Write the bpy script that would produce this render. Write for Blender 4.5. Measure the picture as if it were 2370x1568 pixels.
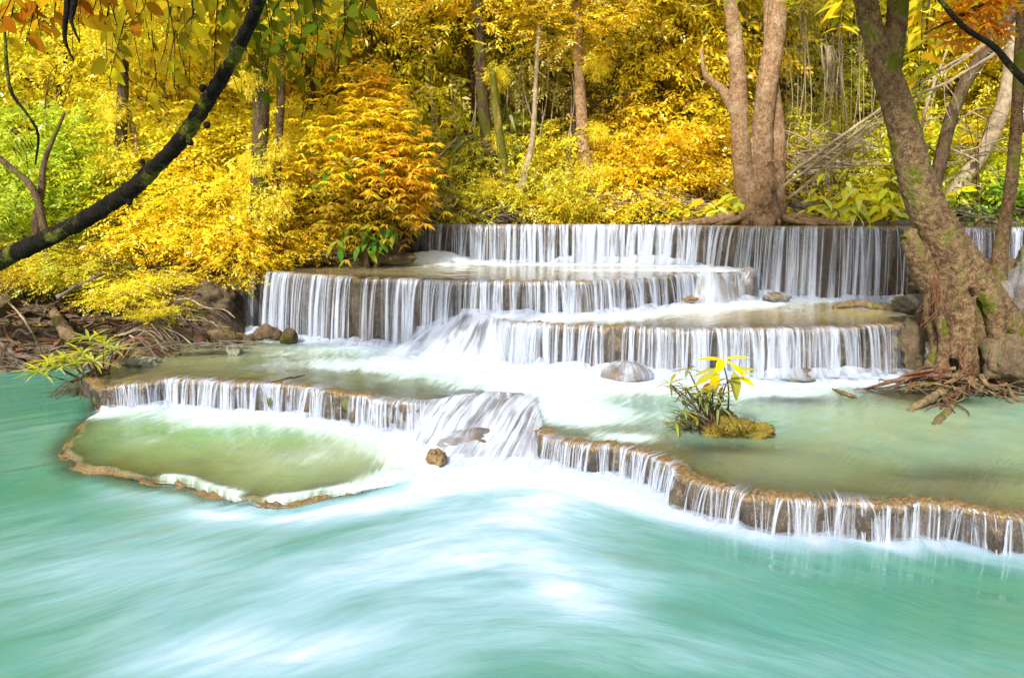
import bpy, math, random
import numpy as np
from mathutils import Vector, Matrix

for o in list(bpy.data.objects):
    bpy.data.objects.remove(o, do_unlink=True)
SC = bpy.context.scene
COL = SC.collection

# ------------------------------------------------------------------ camera
FPX, PCX, PCY, HOR, CAMZ = 1843.0, 1185.0, 784.0, 480.0, 2.2
PITCH = math.atan((PCY - HOR) / FPX)
cam_d = bpy.data.cameras.new('camera')
cam_d.sensor_width = 36.0
cam_d.lens = 36.0 * FPX / 2370.0
cam_d.clip_start = 0.05
cam_d.clip_end = 500.0
cam = bpy.data.objects.new('camera', cam_d)
COL.objects.link(cam)
cam.location = (0, 0, CAMZ)
cam.rotation_euler = (math.radians(90) - PITCH, 0, 0)
SC.camera = cam

# ------------------------------------------------------------------ sky, sun, exposure
SUN_EL, SUN_AZ = math.radians(38), math.radians(-156)      # azimuth from +Y towards +X
world = bpy.data.worlds.new('World')
SC.world = world
world.use_nodes = True
wn = world.node_tree
wn.nodes.clear()
w_out = wn.nodes.new('ShaderNodeOutputWorld')
w_bg = wn.nodes.new('ShaderNodeBackground')
w_sky = wn.nodes.new('ShaderNodeTexSky')
w_sky.sky_type = 'NISHITA'
w_sky.sun_disc = False
w_sky.sun_elevation = SUN_EL
w_sky.sun_rotation = SUN_AZ
w_sky.air_density = 1.0
w_sky.dust_density = 2.5
w_sky.ozone_density = 1.0
w_bg.inputs['Strength'].default_value = 0.15
wn.links.new(w_sky.outputs[0], w_bg.inputs[0])
wn.links.new(w_bg.outputs[0], w_out.inputs[0])

sun_dir = Vector((math.sin(SUN_AZ) * math.cos(SUN_EL), math.cos(SUN_AZ) * math.cos(SUN_EL), math.sin(SUN_EL)))
sun_d = bpy.data.lights.new('sun', 'SUN')
sun_d.energy = 4.2
sun_d.angle = math.radians(4)
sun_d.color = (1.0, 0.95, 0.87)
sun = bpy.data.objects.new('sun', sun_d)
COL.objects.link(sun)
sun.location = sun_dir * 60
sun.rotation_euler = (-sun_dir).to_track_quat('-Z', 'Y').to_euler()

SC.view_settings.view_transform = 'Standard'
SC.view_settings.look = 'None'
SC.view_settings.exposure = 0.6
SC.view_settings.gamma = 1.0
SC.view_settings.use_curve_mapping = False
cy = SC.cycles
cy.use_denoising = True
cy.max_bounces = 5
cy.diffuse_bounces = 3
cy.glossy_bounces = 2
cy.transmission_bounces = 4
cy.transparent_max_bounces = 12
cy.sample_clamp_indirect = 6.0
cy.caustics_reflective = False
cy.caustics_refractive = False

# ------------------------------------------------------------------ projection helpers
_cp, _sp = math.cos(PITCH), math.sin(PITCH)

def ray(x, y):
    u, v = (x - PCX) / FPX, (y - PCY) / FPX
    return np.array([u, _cp - v * _sp, -_sp - v * _cp])

def P(x, y, z):
    """ground position at height z of a point measured on the photograph"""
    r = ray(x, y)
    t = (z - CAMZ) / r[2]
    return np.array([r[0] * t, r[1] * t, z])

def D(x, y, d):
    """position at distance d (along +Y) of a point measured on the photograph"""
    r = ray(x, y)
    t = d / r[1]
    return np.array([r[0] * t, d, CAMZ + r[2] * t])

def XD(x, d, z):
    r = ray(x, 500)
    return np.array([r[0] * d / r[1], d, z])

# ------------------------------------------------------------------ noise
def _hash(ix, iy, iz, seed):
    n = (ix * 374761393 + iy * 668265263 + iz * 2147483647 + seed * 1274126177) & 0xFFFFFFFF
    n = ((n ^ (n >> 13)) * 1274126177) & 0xFFFFFFFF
    n = n ^ (n >> 16)
    return (n & 0xFFFF) / 65535.0

def vnoise(p, seed=0):
    p = np.asarray(p, float)
    i = np.floor(p).astype(np.int64)
    f = p - i
    f = f * f * (3 - 2 * f)
    r = 0
    for dx in (0, 1):
        wx = f[..., 0] if dx else 1 - f[..., 0]
        for dy in (0, 1):
            wy = f[..., 1] if dy else 1 - f[..., 1]
            for dz in (0, 1):
                wz = f[..., 2] if dz else 1 - f[..., 2]
                r = r + wx * wy * wz * _hash(i[..., 0] + dx, i[..., 1] + dy, i[..., 2] + dz, seed)
    return r * 2 - 1

def fbm(p, octv=4, seed=0):
    p = np.asarray(p, float)
    r, a = 0, 0.5
    for k in range(octv):
        r = r + a * vnoise(p * (2 ** k), seed + k * 17)
        a *= 0.5
    return r

def smooth(a, b, x):
    t = np.clip((x - a) / (b - a), 0, 1)
    return t * t * (3 - 2 * t)

def catmull(pts, n):
    """n points evenly spaced along a Catmull-Rom curve through pts (any dimension)"""
    p = np.asarray(pts, float)
    p = np.vstack([2 * p[0] - p[1], p, 2 * p[-1] - p[-2]])
    out = []
    for i in range(1, len(p) - 2):
        t = np.linspace(0, 1, 24, endpoint=False)[:, None]
        a, b, c, d = p[i - 1], p[i], p[i + 1], p[i + 2]
        out.append(0.5 * ((2 * b) + (c - a) * t + (2 * a - 5 * b + 4 * c - d) * t ** 2 + (3 * b - a - 3 * c + d) * t ** 3))
    out.append(p[-2][None])
    out = np.vstack(out)
    k = min(3, out.shape[1])
    s = np.concatenate([[0], np.cumsum(np.linalg.norm(np.diff(out[:, :k], axis=0), axis=1))])
    u = np.linspace(0, s[-1], n)
    return np.stack([np.interp(u, s, out[:, j]) for j in range(out.shape[1])], 1)

def linres(pts, n):
    p = np.asarray(pts, float)
    s = np.concatenate([[0], np.cumsum(np.linalg.norm(np.diff(p, axis=0), axis=1))])
    u = np.linspace(0, s[-1], n)
    return np.stack([np.interp(u, s, p[:, j]) for j in range(p.shape[1])], 1)

# ------------------------------------------------------------------ mesh helpers
def make_mesh(name, verts, faces, attrs=None, uv=None, smooth_shade=True):
    """verts Nx3, faces list of index lists or an (M,k) array; attrs {name: per-vertex float}; uv per-vertex"""
    me = bpy.data.meshes.new(name)
    verts = np.asarray(verts, np.float32)
    if isinstance(faces, np.ndarray):
        m, k = faces.shape
        me.vertices.add(len(verts))
        me.vertices.foreach_set('co', verts.ravel())
        me.loops.add(m * k)
        me.loops.foreach_set('vertex_index', faces.astype(np.int32).ravel())
        me.polygons.add(m)
        me.polygons.foreach_set('loop_start', np.arange(0, m * k, k, dtype=np.int32))
        me.polygons.foreach_set('loop_total', np.full(m, k, np.int32))
        me.update(calc_edges=True)
    else:
        me.from_pydata([tuple(v) for v in verts], [], faces)
    if smooth_shade:
        me.polygons.foreach_set('use_smooth', np.ones(len(me.polygons), bool))
    if uv is not None:
        lay = me.uv_layers.new(name='flow')
        li = np.empty(len(me.loops), np.int32)
        me.loops.foreach_get('vertex_index', li)
        lay.data.foreach_set('uv', np.asarray(uv, np.float32)[li].ravel())
    for k_, a in (attrs or {}).items():
        at = me.attributes.new(k_, 'FLOAT', 'POINT')
        at.data.foreach_set('value', np.asarray(a, np.float32))
    return me

def link(name, me, mat=None, parent=None, loc=None):
    o = bpy.data.objects.new(name, me)
    COL.objects.link(o)
    if mat is not None and me is not None and len(me.materials) == 0:
        me.materials.append(mat)
    if parent is not None:
        o.parent = parent
    if loc is not None:
        o.location = loc
    return o

def tag(o, label, cat, group=None):
    o['label'] = label
    o['category'] = cat
    if group:
        o['group'] = group
    return o

def structure(o):
    o['kind'] = 'structure'
    return o

def stuff(o):
    o['kind'] = 'stuff'
    return o

def thing(name, label, cat, loc, group=None):
    o = bpy.data.objects.new(name, None)
    COL.objects.link(o)
    o.empty_display_size = 0.1
    o.location = Vector([float(c) for c in loc])
    return tag(o, label, cat, group)

def grid_faces(nr, nc, wrap=False):
    r = np.arange(nr - 1)[:, None]
    c = np.arange(nc if wrap else nc - 1)[None, :]
    c2 = (c + 1) % nc
    return np.stack([r * nc + c + 0 * r, r * nc + c2, (r + 1) * nc + c2, (r + 1) * nc + c], -1).reshape(-1, 4)

class MB:
    """collects quads of several shapes into one mesh"""
    def __init__(self):
        self.v, self.f, self.n, self.a, self.uv = [], [], 0, [], []
    def add(self, v, f, a=None, uv=None):
        v = np.asarray(v, float)
        self.v.append(v)
        self.f.append(np.asarray(f) + self.n)
        self.a.append(np.full(len(v), 1.0) if a is None else np.broadcast_to(a, (len(v),)))
        self.uv.append(np.zeros((len(v), 2)) if uv is None else uv)
        self.n += len(v)
    def tube(self, pts, rad, seg=8, n=None, rough=0.0, seed=0, flat=1.0):
        pts = np.asarray(pts, float)
        rad = np.broadcast_to(np.asarray(rad, float), (len(pts),))
        if n:
            q = catmull(np.column_stack([pts, rad]), n)
            pts, rad = q[:, :3], np.maximum(q[:, 3], 0.0008)
        t = np.gradient(pts, axis=0)
        t /= np.linalg.norm(t, axis=1)[:, None] + 1e-9
        ref = np.array([0.0, 0, 1]) if abs(t[0][2]) < 0.8 else np.array([1.0, 0, 0])
        rings = []
        u = np.cross(t[0], ref)
        u /= np.linalg.norm(u)
        ang = np.linspace(0, 2 * np.pi, seg, endpoint=False)
        for i in range(len(pts)):
            u = u - t[i] * np.dot(u, t[i])
            u /= np.linalg.norm(u) + 1e-9
            w = np.cross(t[i], u)
            rings.append(pts[i] + rad[i] * (np.cos(ang)[:, None] * u + flat * np.sin(ang)[:, None] * w))
        V = np.array(rings)
        if rough:
            nz = fbm(V / (np.mean(rad) * 1.7) + seed * 3.1, 3, seed)
            V = pts[:, None, :] + (V - pts[:, None, :]) * (1 + rough * nz[..., None])
        V = V.reshape(-1, 3)
        F = grid_faces(len(pts), seg, True)
        b = (len(pts) - 1) * seg
        # end caps as quads fanned from an extra centre vertex
        V = np.vstack([V, pts[0], pts[-1]])
        c0, c1 = len(V) - 2, len(V) - 1
        capf = []
        for k in range(0, seg, 2):
            capf.append([c0, (k + 2) % seg, k + 1, k])
            capf.append([c1, b + k, b + k + 1, b + (k + 2) % seg])
        self.add(V, np.vstack([F, np.array(capf)]))
    def ball(self, c, r, seg=12, rings=8, rough=0.25, seed=0, scale=(1, 1, 1), freq=1.6):
        th = np.linspace(0.02, np.pi - 0.02, rings)
        ph = np.linspace(0, 2 * np.pi, seg, endpoint=False)
        T, H = np.meshgrid(th, ph, indexing='ij')
        d = np.stack([np.sin(T) * np.cos(H), np.sin(T) * np.sin(H), np.cos(T)], -1)
        k = 1 + rough * fbm(d * freq + seed * 7.3, 4, seed)
        V = np.asarray(c) + d * k[..., None] * r * np.array(scale)
        self.add(V.reshape(-1, 3), grid_faces(rings, seg, True))
    def build(self, name, mat, parent=None, origin=None, smooth_shade=True, extra=False, loc=None):
        v = np.vstack(self.v)
        if origin is not None:
            v = v - np.asarray(origin)
        kw = {}
        if extra:
            kw = dict(attrs={'a': np.concatenate(self.a)}, uv=np.vstack(self.uv))
        me = make_mesh(name, v, np.vstack(self.f), smooth_shade=smooth_shade, **kw)
        return link(name, me, mat, parent, loc)

def one(name, label, cat, mb, mat, origin, group=None):
    """a thing that is a single mesh"""
    o = mb.build(name, mat, None, origin)
    o.location = Vector([float(c) for c in origin])
    return tag(o, label, cat, group)

def organic(o, voxel, disp=0.0, size=0.15):
    """fuse the overlapping shapes of one mesh into a continuous skin"""
    m = o.modifiers.new('fuse', 'REMESH')
    m.mode = 'VOXEL'
    m.voxel_size = voxel
    m.use_smooth_shade = True
    s = o.modifiers.new('soft', 'SMOOTH')
    s.iterations = 3
    if disp:
        tx = bpy.data.textures.new('knobs', 'CLOUDS')
        tx.noise_scale = size
        tx.noise_depth = 3
        d = o.modifiers.new('knobs', 'DISPLACE')
        d.texture = tx
        d.strength = disp
        d.mid_level = 0.5
    return o
# ------------------------------------------------------------------ materials
class NT:
    def __init__(self, name):
        self.m = bpy.data.materials.new(name)
        self.m.use_nodes = True
        self.t = self.m.node_tree
        self.t.nodes.clear()
        self.out = self.t.nodes.new('ShaderNodeOutputMaterial')
    def n(self, kind, props=None, **ins):
        nd = self.t.nodes.new('ShaderNode' + kind)
        for k, v in (props or {}).items():
            setattr(nd, k, v)
        for k, v in ins.items():
            key = k.replace('_', ' ')
            if key not in nd.inputs and k.startswith('i') and k[1:].isdigit():
                key = int(k[1:])
            self.set(nd.inputs[key], v)
        return nd
    def set(self, sock, v):
        if isinstance(v, bpy.types.NodeSocket):
            self.t.links.new(v, sock)
        elif isinstance(v, bpy.types.Node):
            self.t.links.new(v.outputs[0], sock)
        else:
            if isinstance(v, (tuple, list)) and len(v) == 3 and sock.type == 'RGBA':
                v = (*v, 1)
            sock.default_value = v
    def math(self, op, a, b=0.0, clamp=False):
        nd = self.t.nodes.new('ShaderNodeMath')
        nd.operation = op
        nd.use_clamp = clamp
        self.set(nd.inputs[0], a)
        self.set(nd.inputs[1], b)
        return nd.outputs[0]
    def mix(self, f, a, b, mode='MIX'):
        nd = self.t.nodes.new('ShaderNodeMix')
        nd.data_type = 'RGBA'
        nd.blend_type = mode
        self.set(nd.inputs[0], f)
        self.set(nd.inputs[6], a)
        self.set(nd.inputs[7], b)
        return nd.outputs[2]
    def ramp(self, f, stops):
        nd = self.t.nodes.new('ShaderNodeValToRGB')
        cr = nd.color_ramp
        while len(cr.elements) < len(stops):
            cr.elements.new(0.5)
        for e, (p, c) in zip(cr.elements, stops):
            e.position = p
            e.color = (c, c, c, 1) if isinstance(c, (int, float)) else (*c, 1)
        self.set(nd.inputs[0], f)
        return nd.outputs[0]
    def maprange(self, v, a, b, c=0.0, d=1.0, smoothstep=True):
        nd = self.t.nodes.new('ShaderNodeMapRange')
        nd.interpolation_type = 'SMOOTHSTEP' if smoothstep else 'LINEAR'
        for i, x in enumerate((v, a, b, c, d)):
            self.set(nd.inputs[i], x)
        return nd.outputs[0]
    def noise(self, vec, scale, detail=4, rough=0.55, dist=0.0):
        nd = self.n('TexNoise', None, Scale=scale, Detail=detail, Roughness=rough, Distortion=dist)
        self.set(nd.inputs['Vector'], vec)
        return nd.outputs[0]
    def scaled(self, vec, s):
        nd = self.n('Mapping')
        self.set(nd.inputs['Vector'], vec)
        nd.inputs['Scale'].default_value = s
        return nd.outputs[0]
    def attr(self, name):
        nd = self.t.nodes.new('ShaderNodeAttribute')
        nd.attribute_name = name
        return nd.outputs['Fac']
    def bump(self, h, strength, dist=0.02):
        nd = self.n('Bump', None, Strength=strength, Distance=dist)
        self.set(nd.inputs['Height'], h)
        return nd.outputs[0]
    def surf(self, s):
        self.t.links.new(s if isinstance(s, bpy.types.NodeSocket) else s.outputs[0], self.out.inputs['Surface'])
        return self.m

MAT = {}

def pos(b):
    return b.n('NewGeometry').outputs['Position']

def rock_mat(name, c1, c2, c3, moss=0.0, scale=6.0, rough=0.55, bump=0.6, crust=None):
    b = NT(name)
    p = pos(b)
    n1 = b.noise(p, scale * 0.35, 5, 0.6)
    n2 = b.noise(p, scale * 3.0, 6, 0.65)
    ribs = b.noise(b.scaled(p, (1, 1, 0.25)), scale * 4.5, 4, 0.6)
    col = b.mix(b.maprange(n1, 0.35, 0.65), c1, c2)
    col = b.mix(b.maprange(n2, 0.52, 0.75), col, c3)
    col = b.mix(b.maprange(ribs, 0.3, 0.5, 0.45, 0.0), col, tuple(0.35 * x for x in c1))
    if moss:
        m = b.noise(p, scale * 0.8, 5, 0.6)
        col = b.mix(b.maprange(m, 0.62 - moss * 0.2, 0.72 - moss * 0.2), col, (0.10, 0.115, 0.02))
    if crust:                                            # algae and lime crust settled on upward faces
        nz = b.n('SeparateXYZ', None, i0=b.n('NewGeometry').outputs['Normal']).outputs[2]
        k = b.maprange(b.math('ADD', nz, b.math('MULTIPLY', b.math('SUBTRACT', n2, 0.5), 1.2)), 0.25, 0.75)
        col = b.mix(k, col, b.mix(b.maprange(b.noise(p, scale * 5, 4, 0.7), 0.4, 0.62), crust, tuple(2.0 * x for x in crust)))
    h = b.math('ADD', b.math('MULTIPLY', n2, 0.6), b.math('MULTIPLY', ribs, 0.7))
    bs = b.n('BsdfPrincipled', None, Base_Color=col, Roughness=rough, Normal=b.bump(h, bump, 0.03))
    return b.surf(bs)

MAT['travertine'] = rock_mat('travertine', (0.035, 0.025, 0.017), (0.075, 0.053, 0.032), (0.17, 0.125, 0.08), 0.05, 7, 0.4, 1.0, (0.12, 0.078, 0.03))  # wet dark rock, darkened further to put the shade behind the falls into it
MAT['rim'] = rock_mat('golden_travertine', (0.15, 0.09, 0.028), (0.25, 0.16, 0.055), (0.38, 0.28, 0.14), 0.0, 14, 0.3, 0.8)
MAT['boulder'] = rock_mat('boulder', (0.08, 0.06, 0.045), (0.15, 0.115, 0.085), (0.26, 0.21, 0.16), 0.1, 11, 0.4, 0.9)
MAT['grey_rock'] = rock_mat('grey_rock', (0.12, 0.115, 0.08), (0.23, 0.22, 0.16), (0.42, 0.42, 0.34), 0.45, 12, 0.5)
MAT['dark_rock'] = rock_mat('dark_rock', (0.05, 0.043, 0.035), (0.11, 0.09, 0.07), (0.2, 0.17, 0.13), 0.2, 12, 0.5)
MAT['mound'] = rock_mat('earth_mound', (0.07, 0.046, 0.025), (0.15, 0.105, 0.055), (0.25, 0.18, 0.09), 0.2, 12, 0.85, 1.0)
MAT['moss'] = rock_mat('moss', (0.075, 0.065, 0.01), (0.24, 0.17, 0.012), (0.42, 0.32, 0.02), 0.0, 22, 0.9, 1.0)
MAT['bed'] = rock_mat('pool_bed', (0.28, 0.18, 0.06), (0.42, 0.30, 0.11), (0.46, 0.36, 0.17), 0.0, 3, 0.8, 0.3)

def bark_mat(name, c1, c2, c3, moss=0.0, scale=10.0, stretch=0.35, bump=0.8, spots=0.0):
    b = NT(name)
    p = pos(b)
    n1 = b.noise(b.scaled(p, (1, 1, stretch)), scale, 6, 0.65, 0.4)
    n2 = b.noise(p, scale * 3.2, 5, 0.65)
    n3 = b.noise(p, scale * 0.25, 3, 0.5)
    crack = b.n('TexVoronoi', {'feature': 'DISTANCE_TO_EDGE'}, Scale=scale * 1.1)
    wob = b.n('VectorMath', {'operation': 'ADD'}, i0=b.scaled(p, (1, 1, 0.35)), i1=b.n('VectorMath', {'operation': 'SCALE'}, i0=b.n('TexNoise', None, Vector=p, Scale=scale * 0.9).outputs[1], Scale=0.16).outputs[0]).outputs[0]
    b.set(crack.inputs['Vector'], wob)
    col = b.mix(b.maprange(n1, 0.36, 0.62), c1, c2)
    col = b.mix(b.maprange(crack.outputs[0], 0.0, 0.09, 0.28, 0.0), col, tuple(0.5 * x for x in c1))
    col = b.mix(b.maprange(n3, 0.5, 0.66, 0.0, 0.45), col, c3)
    col = b.mix(b.maprange(n2, 0.55, 0.74), col, c3)
    if spots:
        vo = b.n('TexVoronoi', None, Scale=scale * 1.6)
        b.set(vo.inputs['Vector'], p)
        col = b.mix(b.maprange(vo.outputs[0], 0.1, 0.35, spots, 0.0), col, c3)
    if moss:
        col = b.mix(b.maprange(b.math('ADD', n3, b.math('MULTIPLY', n2, 0.3)), 0.72 - 0.2 * moss, 0.84 - 0.2 * moss), col, (0.10, 0.105, 0.012))
    h = b.math('ADD', b.math('ADD', n1, b.math('MULTIPLY', n2, 0.5)), b.maprange(crack.outputs[0], 0.0, 0.12, 0.0, 0.25))
    return b.surf(b.n('BsdfPrincipled', None, Base_Color=col, Roughness=0.9, Specular_IOR_Level=0.12, Normal=b.bump(h, bump, 0.04)))

MAT['bark_shaded'] = bark_mat('shaded_bark', (0.005, 0.004, 0.003), (0.012, 0.009, 0.006), (0.03, 0.021, 0.011), 0.16, 9)  # near-black because backlit shade is put into the bark colour
MAT['bark_lean'] = bark_mat('leaning_bark', (0.085, 0.05, 0.025), (0.21, 0.135, 0.07), (0.38, 0.28, 0.17), 0.2, 16, 0.9)
MAT['bark_twin'] = bark_mat('pinkish_bark', (0.24, 0.135, 0.07), (0.42, 0.27, 0.15), (0.56, 0.41, 0.27), 0.0, 16, 0.8, 0.9, 0.25)
MAT['bark_mid'] = bark_mat('forest_bark', (0.045, 0.03, 0.016), (0.115, 0.08, 0.045), (0.20, 0.15, 0.09), 0.25, 13, 0.3)
MAT['bark_moss'] = bark_mat('mossy_bark', (0.14, 0.11, 0.03), (0.24, 0.2, 0.04), (0.32, 0.28, 0.05), 0.9, 9, 0.3)
MAT['bark_slim'] = bark_mat('slim_bark', (0.07, 0.045, 0.025), (0.15, 0.10, 0.06), (0.25, 0.19, 0.12), 0.1, 16, 0.4)
MAT['deadwood'] = bark_mat('bleached_wood', (0.24, 0.18, 0.11), (0.40, 0.32, 0.21), (0.55, 0.47, 0.34), 0.0, 18, 0.6, 0.5)
MAT['root'] = bark_mat('root_bark', (0.085, 0.055, 0.035), (0.17, 0.115, 0.07), (0.28, 0.2, 0.13), 0.0, 22, 0.7, 0.6)
MAT['root_red'] = bark_mat('reddish_root', (0.10, 0.045, 0.025), (0.19, 0.09, 0.05), (0.27, 0.16, 0.10), 0.0, 22, 0.7, 0.6)
MAT['root_tan'] = bark_mat('tan_root', (0.13, 0.088, 0.045), (0.24, 0.17, 0.09), (0.36, 0.28, 0.17), 0.15, 18, 0.7, 0.6)
MAT['stick'] = bark_mat('grey_stick', (0.10, 0.08, 0.06), (0.19, 0.155, 0.12), (0.3, 0.26, 0.2), 0.0, 22, 0.7, 0.5)

def leaf_mat(name, transl=0.5, gloss=0.06, var=0.30, hue=0.035):
    b = NT(name)
    oi = b.n('ObjectInfo')
    rnd = b.n('NewGeometry').outputs['Random Per Island']
    r2 = b.n('TexWhiteNoise', {'noise_dimensions': '1D'}, W=b.math('ADD', b.math('MULTIPLY', rnd, 57.3), oi.outputs['Random'])).outputs['Value']
    hsv = b.n('HueSaturation', None, Color=oi.outputs['Color'])
    b.set(hsv.inputs['Hue'], b.maprange(r2, 0, 1, 0.5 - hue, 0.5 + hue, False))
    b.set(hsv.inputs['Value'], b.maprange(rnd, 0, 1, 1 - var, 1 + var, False))
    c = hsv.outputs[0]
    df = b.n('BsdfDiffuse', None, Color=c)
    tr = b.n('BsdfTranslucent', None, Color=c)
    mx = b.n('MixShader', None, Fac=transl, i1=df.outputs[0], i2=tr.outputs[0])
    gl = b.n('BsdfGlossy', None, Color=(1, 1, 1), Roughness=0.38)
    m2 = b.n('MixShader', None, Fac=gloss, i1=mx.outputs[0], i2=gl.outputs[0])
    return b.surf(m2)

MAT['leaf'] = leaf_mat('leaf')
MAT['leaf_big'] = leaf_mat('large_leaf', 0.55, 0.0, 0.3, 0.025)
MAT['leaf_litter'] = leaf_mat('litter', 0.15, 0.0, 0.5, 0.03)

# ---- land: soil, humus and fallen leaves
b = NT('soil')
p = pos(b)
n1 = b.noise(p, 1.1, 4, 0.6)
n2 = b.noise(p, 13.0, 6, 0.7)
col = b.mix(b.maprange(n2, 0.38, 0.62), (0.05, 0.033, 0.02), (0.16, 0.11, 0.06))
col = b.mix(b.maprange(n1, 0.45, 0.62, 0.0, 0.7), col, (0.22, 0.15, 0.05))
MAT['soil'] = b.surf(b.n('BsdfPrincipled', None, Base_Color=col, Roughness=0.95, Normal=b.bump(n2, 0.9, 0.05)))

# ---- pool water: milky mineral water with drifting foam; 'foam', 'opac' and 'tint' are measured per point
def water_mat(name, deep, mid, light, streak=(14.0, 1.2), k=0.85):
    b = NT(name)
    uv = b.n('UVMap', {'uv_map': 'flow'}).outputs[0]
    st1 = b.noise(b.scaled(uv, (streak[0], streak[1], 1)), 1.0, 5, 0.6, 0.6)
    st2 = b.noise(b.scaled(uv, (streak[0] * 0.28, streak[1] * 0.45, 1)), 1.0, 4, 0.55, 0.9)
    st3 = b.noise(b.scaled(uv, (streak[0] * 5.0, streak[1] * 3.0, 1)), 1.0, 3, 0.6, 0.3)
    foam, tint, opac = b.attr('foam'), b.attr('tint'), b.attr('opac')
    sn = b.math('ADD', b.math('MULTIPLY', b.math('SUBTRACT', st1, 0.5), 0.9), b.math('MULTIPLY', b.math('SUBTRACT', st2, 0.5), 1.1))
    sn = b.math('ADD', sn, b.math('MULTIPLY', b.math('SUBTRACT', st3, 0.5), 0.7))
    gate = b.math('MULTIPLY', b.math('MULTIPLY', foam, b.math('SUBTRACT', 1.25, foam)), 2.6)
    F = b.math('ADD', foam, b.math('MULTIPLY', sn, b.math('MULTIPLY', gate, k)), True)
    base = b.mix(b.math('ADD', tint, b.math('MULTIPLY', sn, 0.35), True), deep, mid)
    base = b.mix(b.maprange(F, 0.0, 0.7), base, light)
    base = b.mix(b.maprange(F, 0.55, 1.2), base, (0.57, 0.645, 0.76))
    h = b.math('ADD', st1, b.math('MULTIPLY', st2, 1.5))
    nrm = b.bump(b.math('ADD', h, b.math('MULTIPLY', st3, 0.6)), 0.25, 0.03)
    df = b.n('BsdfDiffuse', None, Color=base, Normal=nrm)
    tp = b.n('BsdfTransparent')
    al = b.math('ADD', opac, b.maprange(F, 0.22, 0.8), True)
    body = b.n('MixShader', None, Fac=al, i1=tp.outputs[0], i2=df.outputs[0])
    fr = b.n('Fresnel', None, IOR=1.33, Normal=nrm)
    gf = b.math('MULTIPLY', fr.outputs[0], b.maprange(F, 0.3, 1.0, 1.0, 0.12))
    gl = b.n('BsdfGlossy', None, Color=(1, 1, 1), Roughness=0.09, Normal=nrm)
    return b.surf(b.n('MixShader', None, Fac=gf, i1=body.outputs[0], i2=gl.outputs[0]))

MAT['water_low'] = water_mat('turquoise_water', (0.042, 0.19, 0.10), (0.075, 0.25, 0.20), (0.24, 0.41, 0.46), (2.2, 1.0), 0.62)
MAT['water_green'] = water_mat('green_water', (0.12, 0.36, 0.13), (0.34, 0.44, 0.23), (0.48, 0.60, 0.54), (4.0, 0.8))
MAT['water_mid'] = water_mat('sandy_water', (0.34, 0.37, 0.15), (0.20, 0.40, 0.32), (0.46, 0.60, 0.60), (4.0, 0.8))
MAT['water_top'] = water_mat('shallow_water', (0.36, 0.27, 0.10), (0.40, 0.38, 0.22), (0.56, 0.62, 0.60), (4.0, 0.8))

# ---- falling water: silky threads and veils, clearer towards their edges
def fall_mat(name, fu, fv, lo, hi, edge=True):
    b = NT(name)
    uvn = b.n('UVMap', {'uv_map': 'flow'}).outputs[0]
    sep = b.n('SeparateXYZ', None, i0=uvn)
    a = b.attr('a')
    st = b.noise(b.scaled(uvn, (fu, fv, 1)), 1.0, 4, 0.6, 0.15)
    al = b.math('MULTIPLY', a, b.maprange(st, lo, hi, 0.05, 1.0), True)
    if edge:
        fr = b.math('FRACT', sep.outputs[0])
        e = b.math('SUBTRACT', 1.0, b.math('ABSOLUTE', b.math('SUBTRACT', b.math('MULTIPLY', fr, 2.0), 1.0)))
        al = b.math('MULTIPLY', al, b.maprange(e, 0.0, 0.8), True)
    df = b.n('BsdfDiffuse', None, Color=(0.63, 0.70, 0.83))
    tr = b.n('BsdfTranslucent', None, Color=(0.72, 0.78, 0.88))
    m1 = b.n('MixShader', None, Fac=0.35, i1=df.outputs[0], i2=tr.outputs[0])
    gl = b.n('BsdfGlossy', None, Color=(1, 1, 1), Roughness=0.25)
    m2 = b.n('MixShader', None, Fac=0.06, i1=m1.outputs[0], i2=gl.outputs[0])
    tp = b.n('BsdfTransparent')
    return b.surf(b.n('MixShader', None, Fac=al, i1=tp.outputs[0], i2=m2.outputs[0]))

MAT['thread'] = fall_mat('falling_thread', 2.3, 0.8, 0.25, 0.65)
MAT['veil'] = fall_mat('falling_veil', 38.0, 0.5, 0.36, 0.74, False)
MAT['cascade'] = fall_mat('white_cascade', 13.0, 0.9, 0.26, 0.66, False)
MAT['mist'] = fall_mat('soft_white_water', 13.0, 0.8, 0.16, 0.68, False)
# ------------------------------------------------------------------ levels of the terraces
Z_RIM, Z_ML, Z_MR, Z_A, Z_B, Z_C = 0.05, 0.34, 0.24, 0.83, 1.25, 1.90
rng = np.random.default_rng(7)

def img_x(p):
    """column of the photograph in which a place stands"""
    p = np.asarray(p)
    dy, dz = p[..., 1], p[..., 2] - CAMZ
    return PCX + FPX * p[..., 0] / (dy * _cp - dz * _sp)

# ---- land boundary (x, y, z, height of the bank behind it)
def bp(p, a):
    return [p[0], p[1], p[2], a]
BND = np.array([
    [-40, 10.8, 0.0, 1.1], bp(P(0, 862, 0.0), 1.05), bp(P(130, 852, 0.0), 1.0), bp(P(235, 846, 0.05), 0.9),
    bp(P(310, 826, 0.33), 0.75), bp(P(420, 802, 0.34), 0.8), bp(P(545, 788, 0.34), 0.95), bp(P(578, 762, 0.36), 0.95),
    bp(XD(572, 12.35, 1.0), 0.5), bp(P(640, 612, 1.26), 0.35), bp(P(850, 606, 1.27), 0.35), bp(XD(915, 13.7, 1.4), 0.4),
    bp(XD(948, 14.4, 1.88), 0.2), bp(XD(1050, 15.5, 1.91), 0.2), bp(XD(1500, 15.2, 1.91), 0.22), bp(XD(1650, 14.45, 1.91), 0.2), bp(XD(1900, 14.2, 1.91), 0.2),
    bp(XD(2370, 14.0, 1.92), 0.3), [16, 14.0, 1.92, 0.3], [40, 14.0, 1.92, 0.3]])

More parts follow.
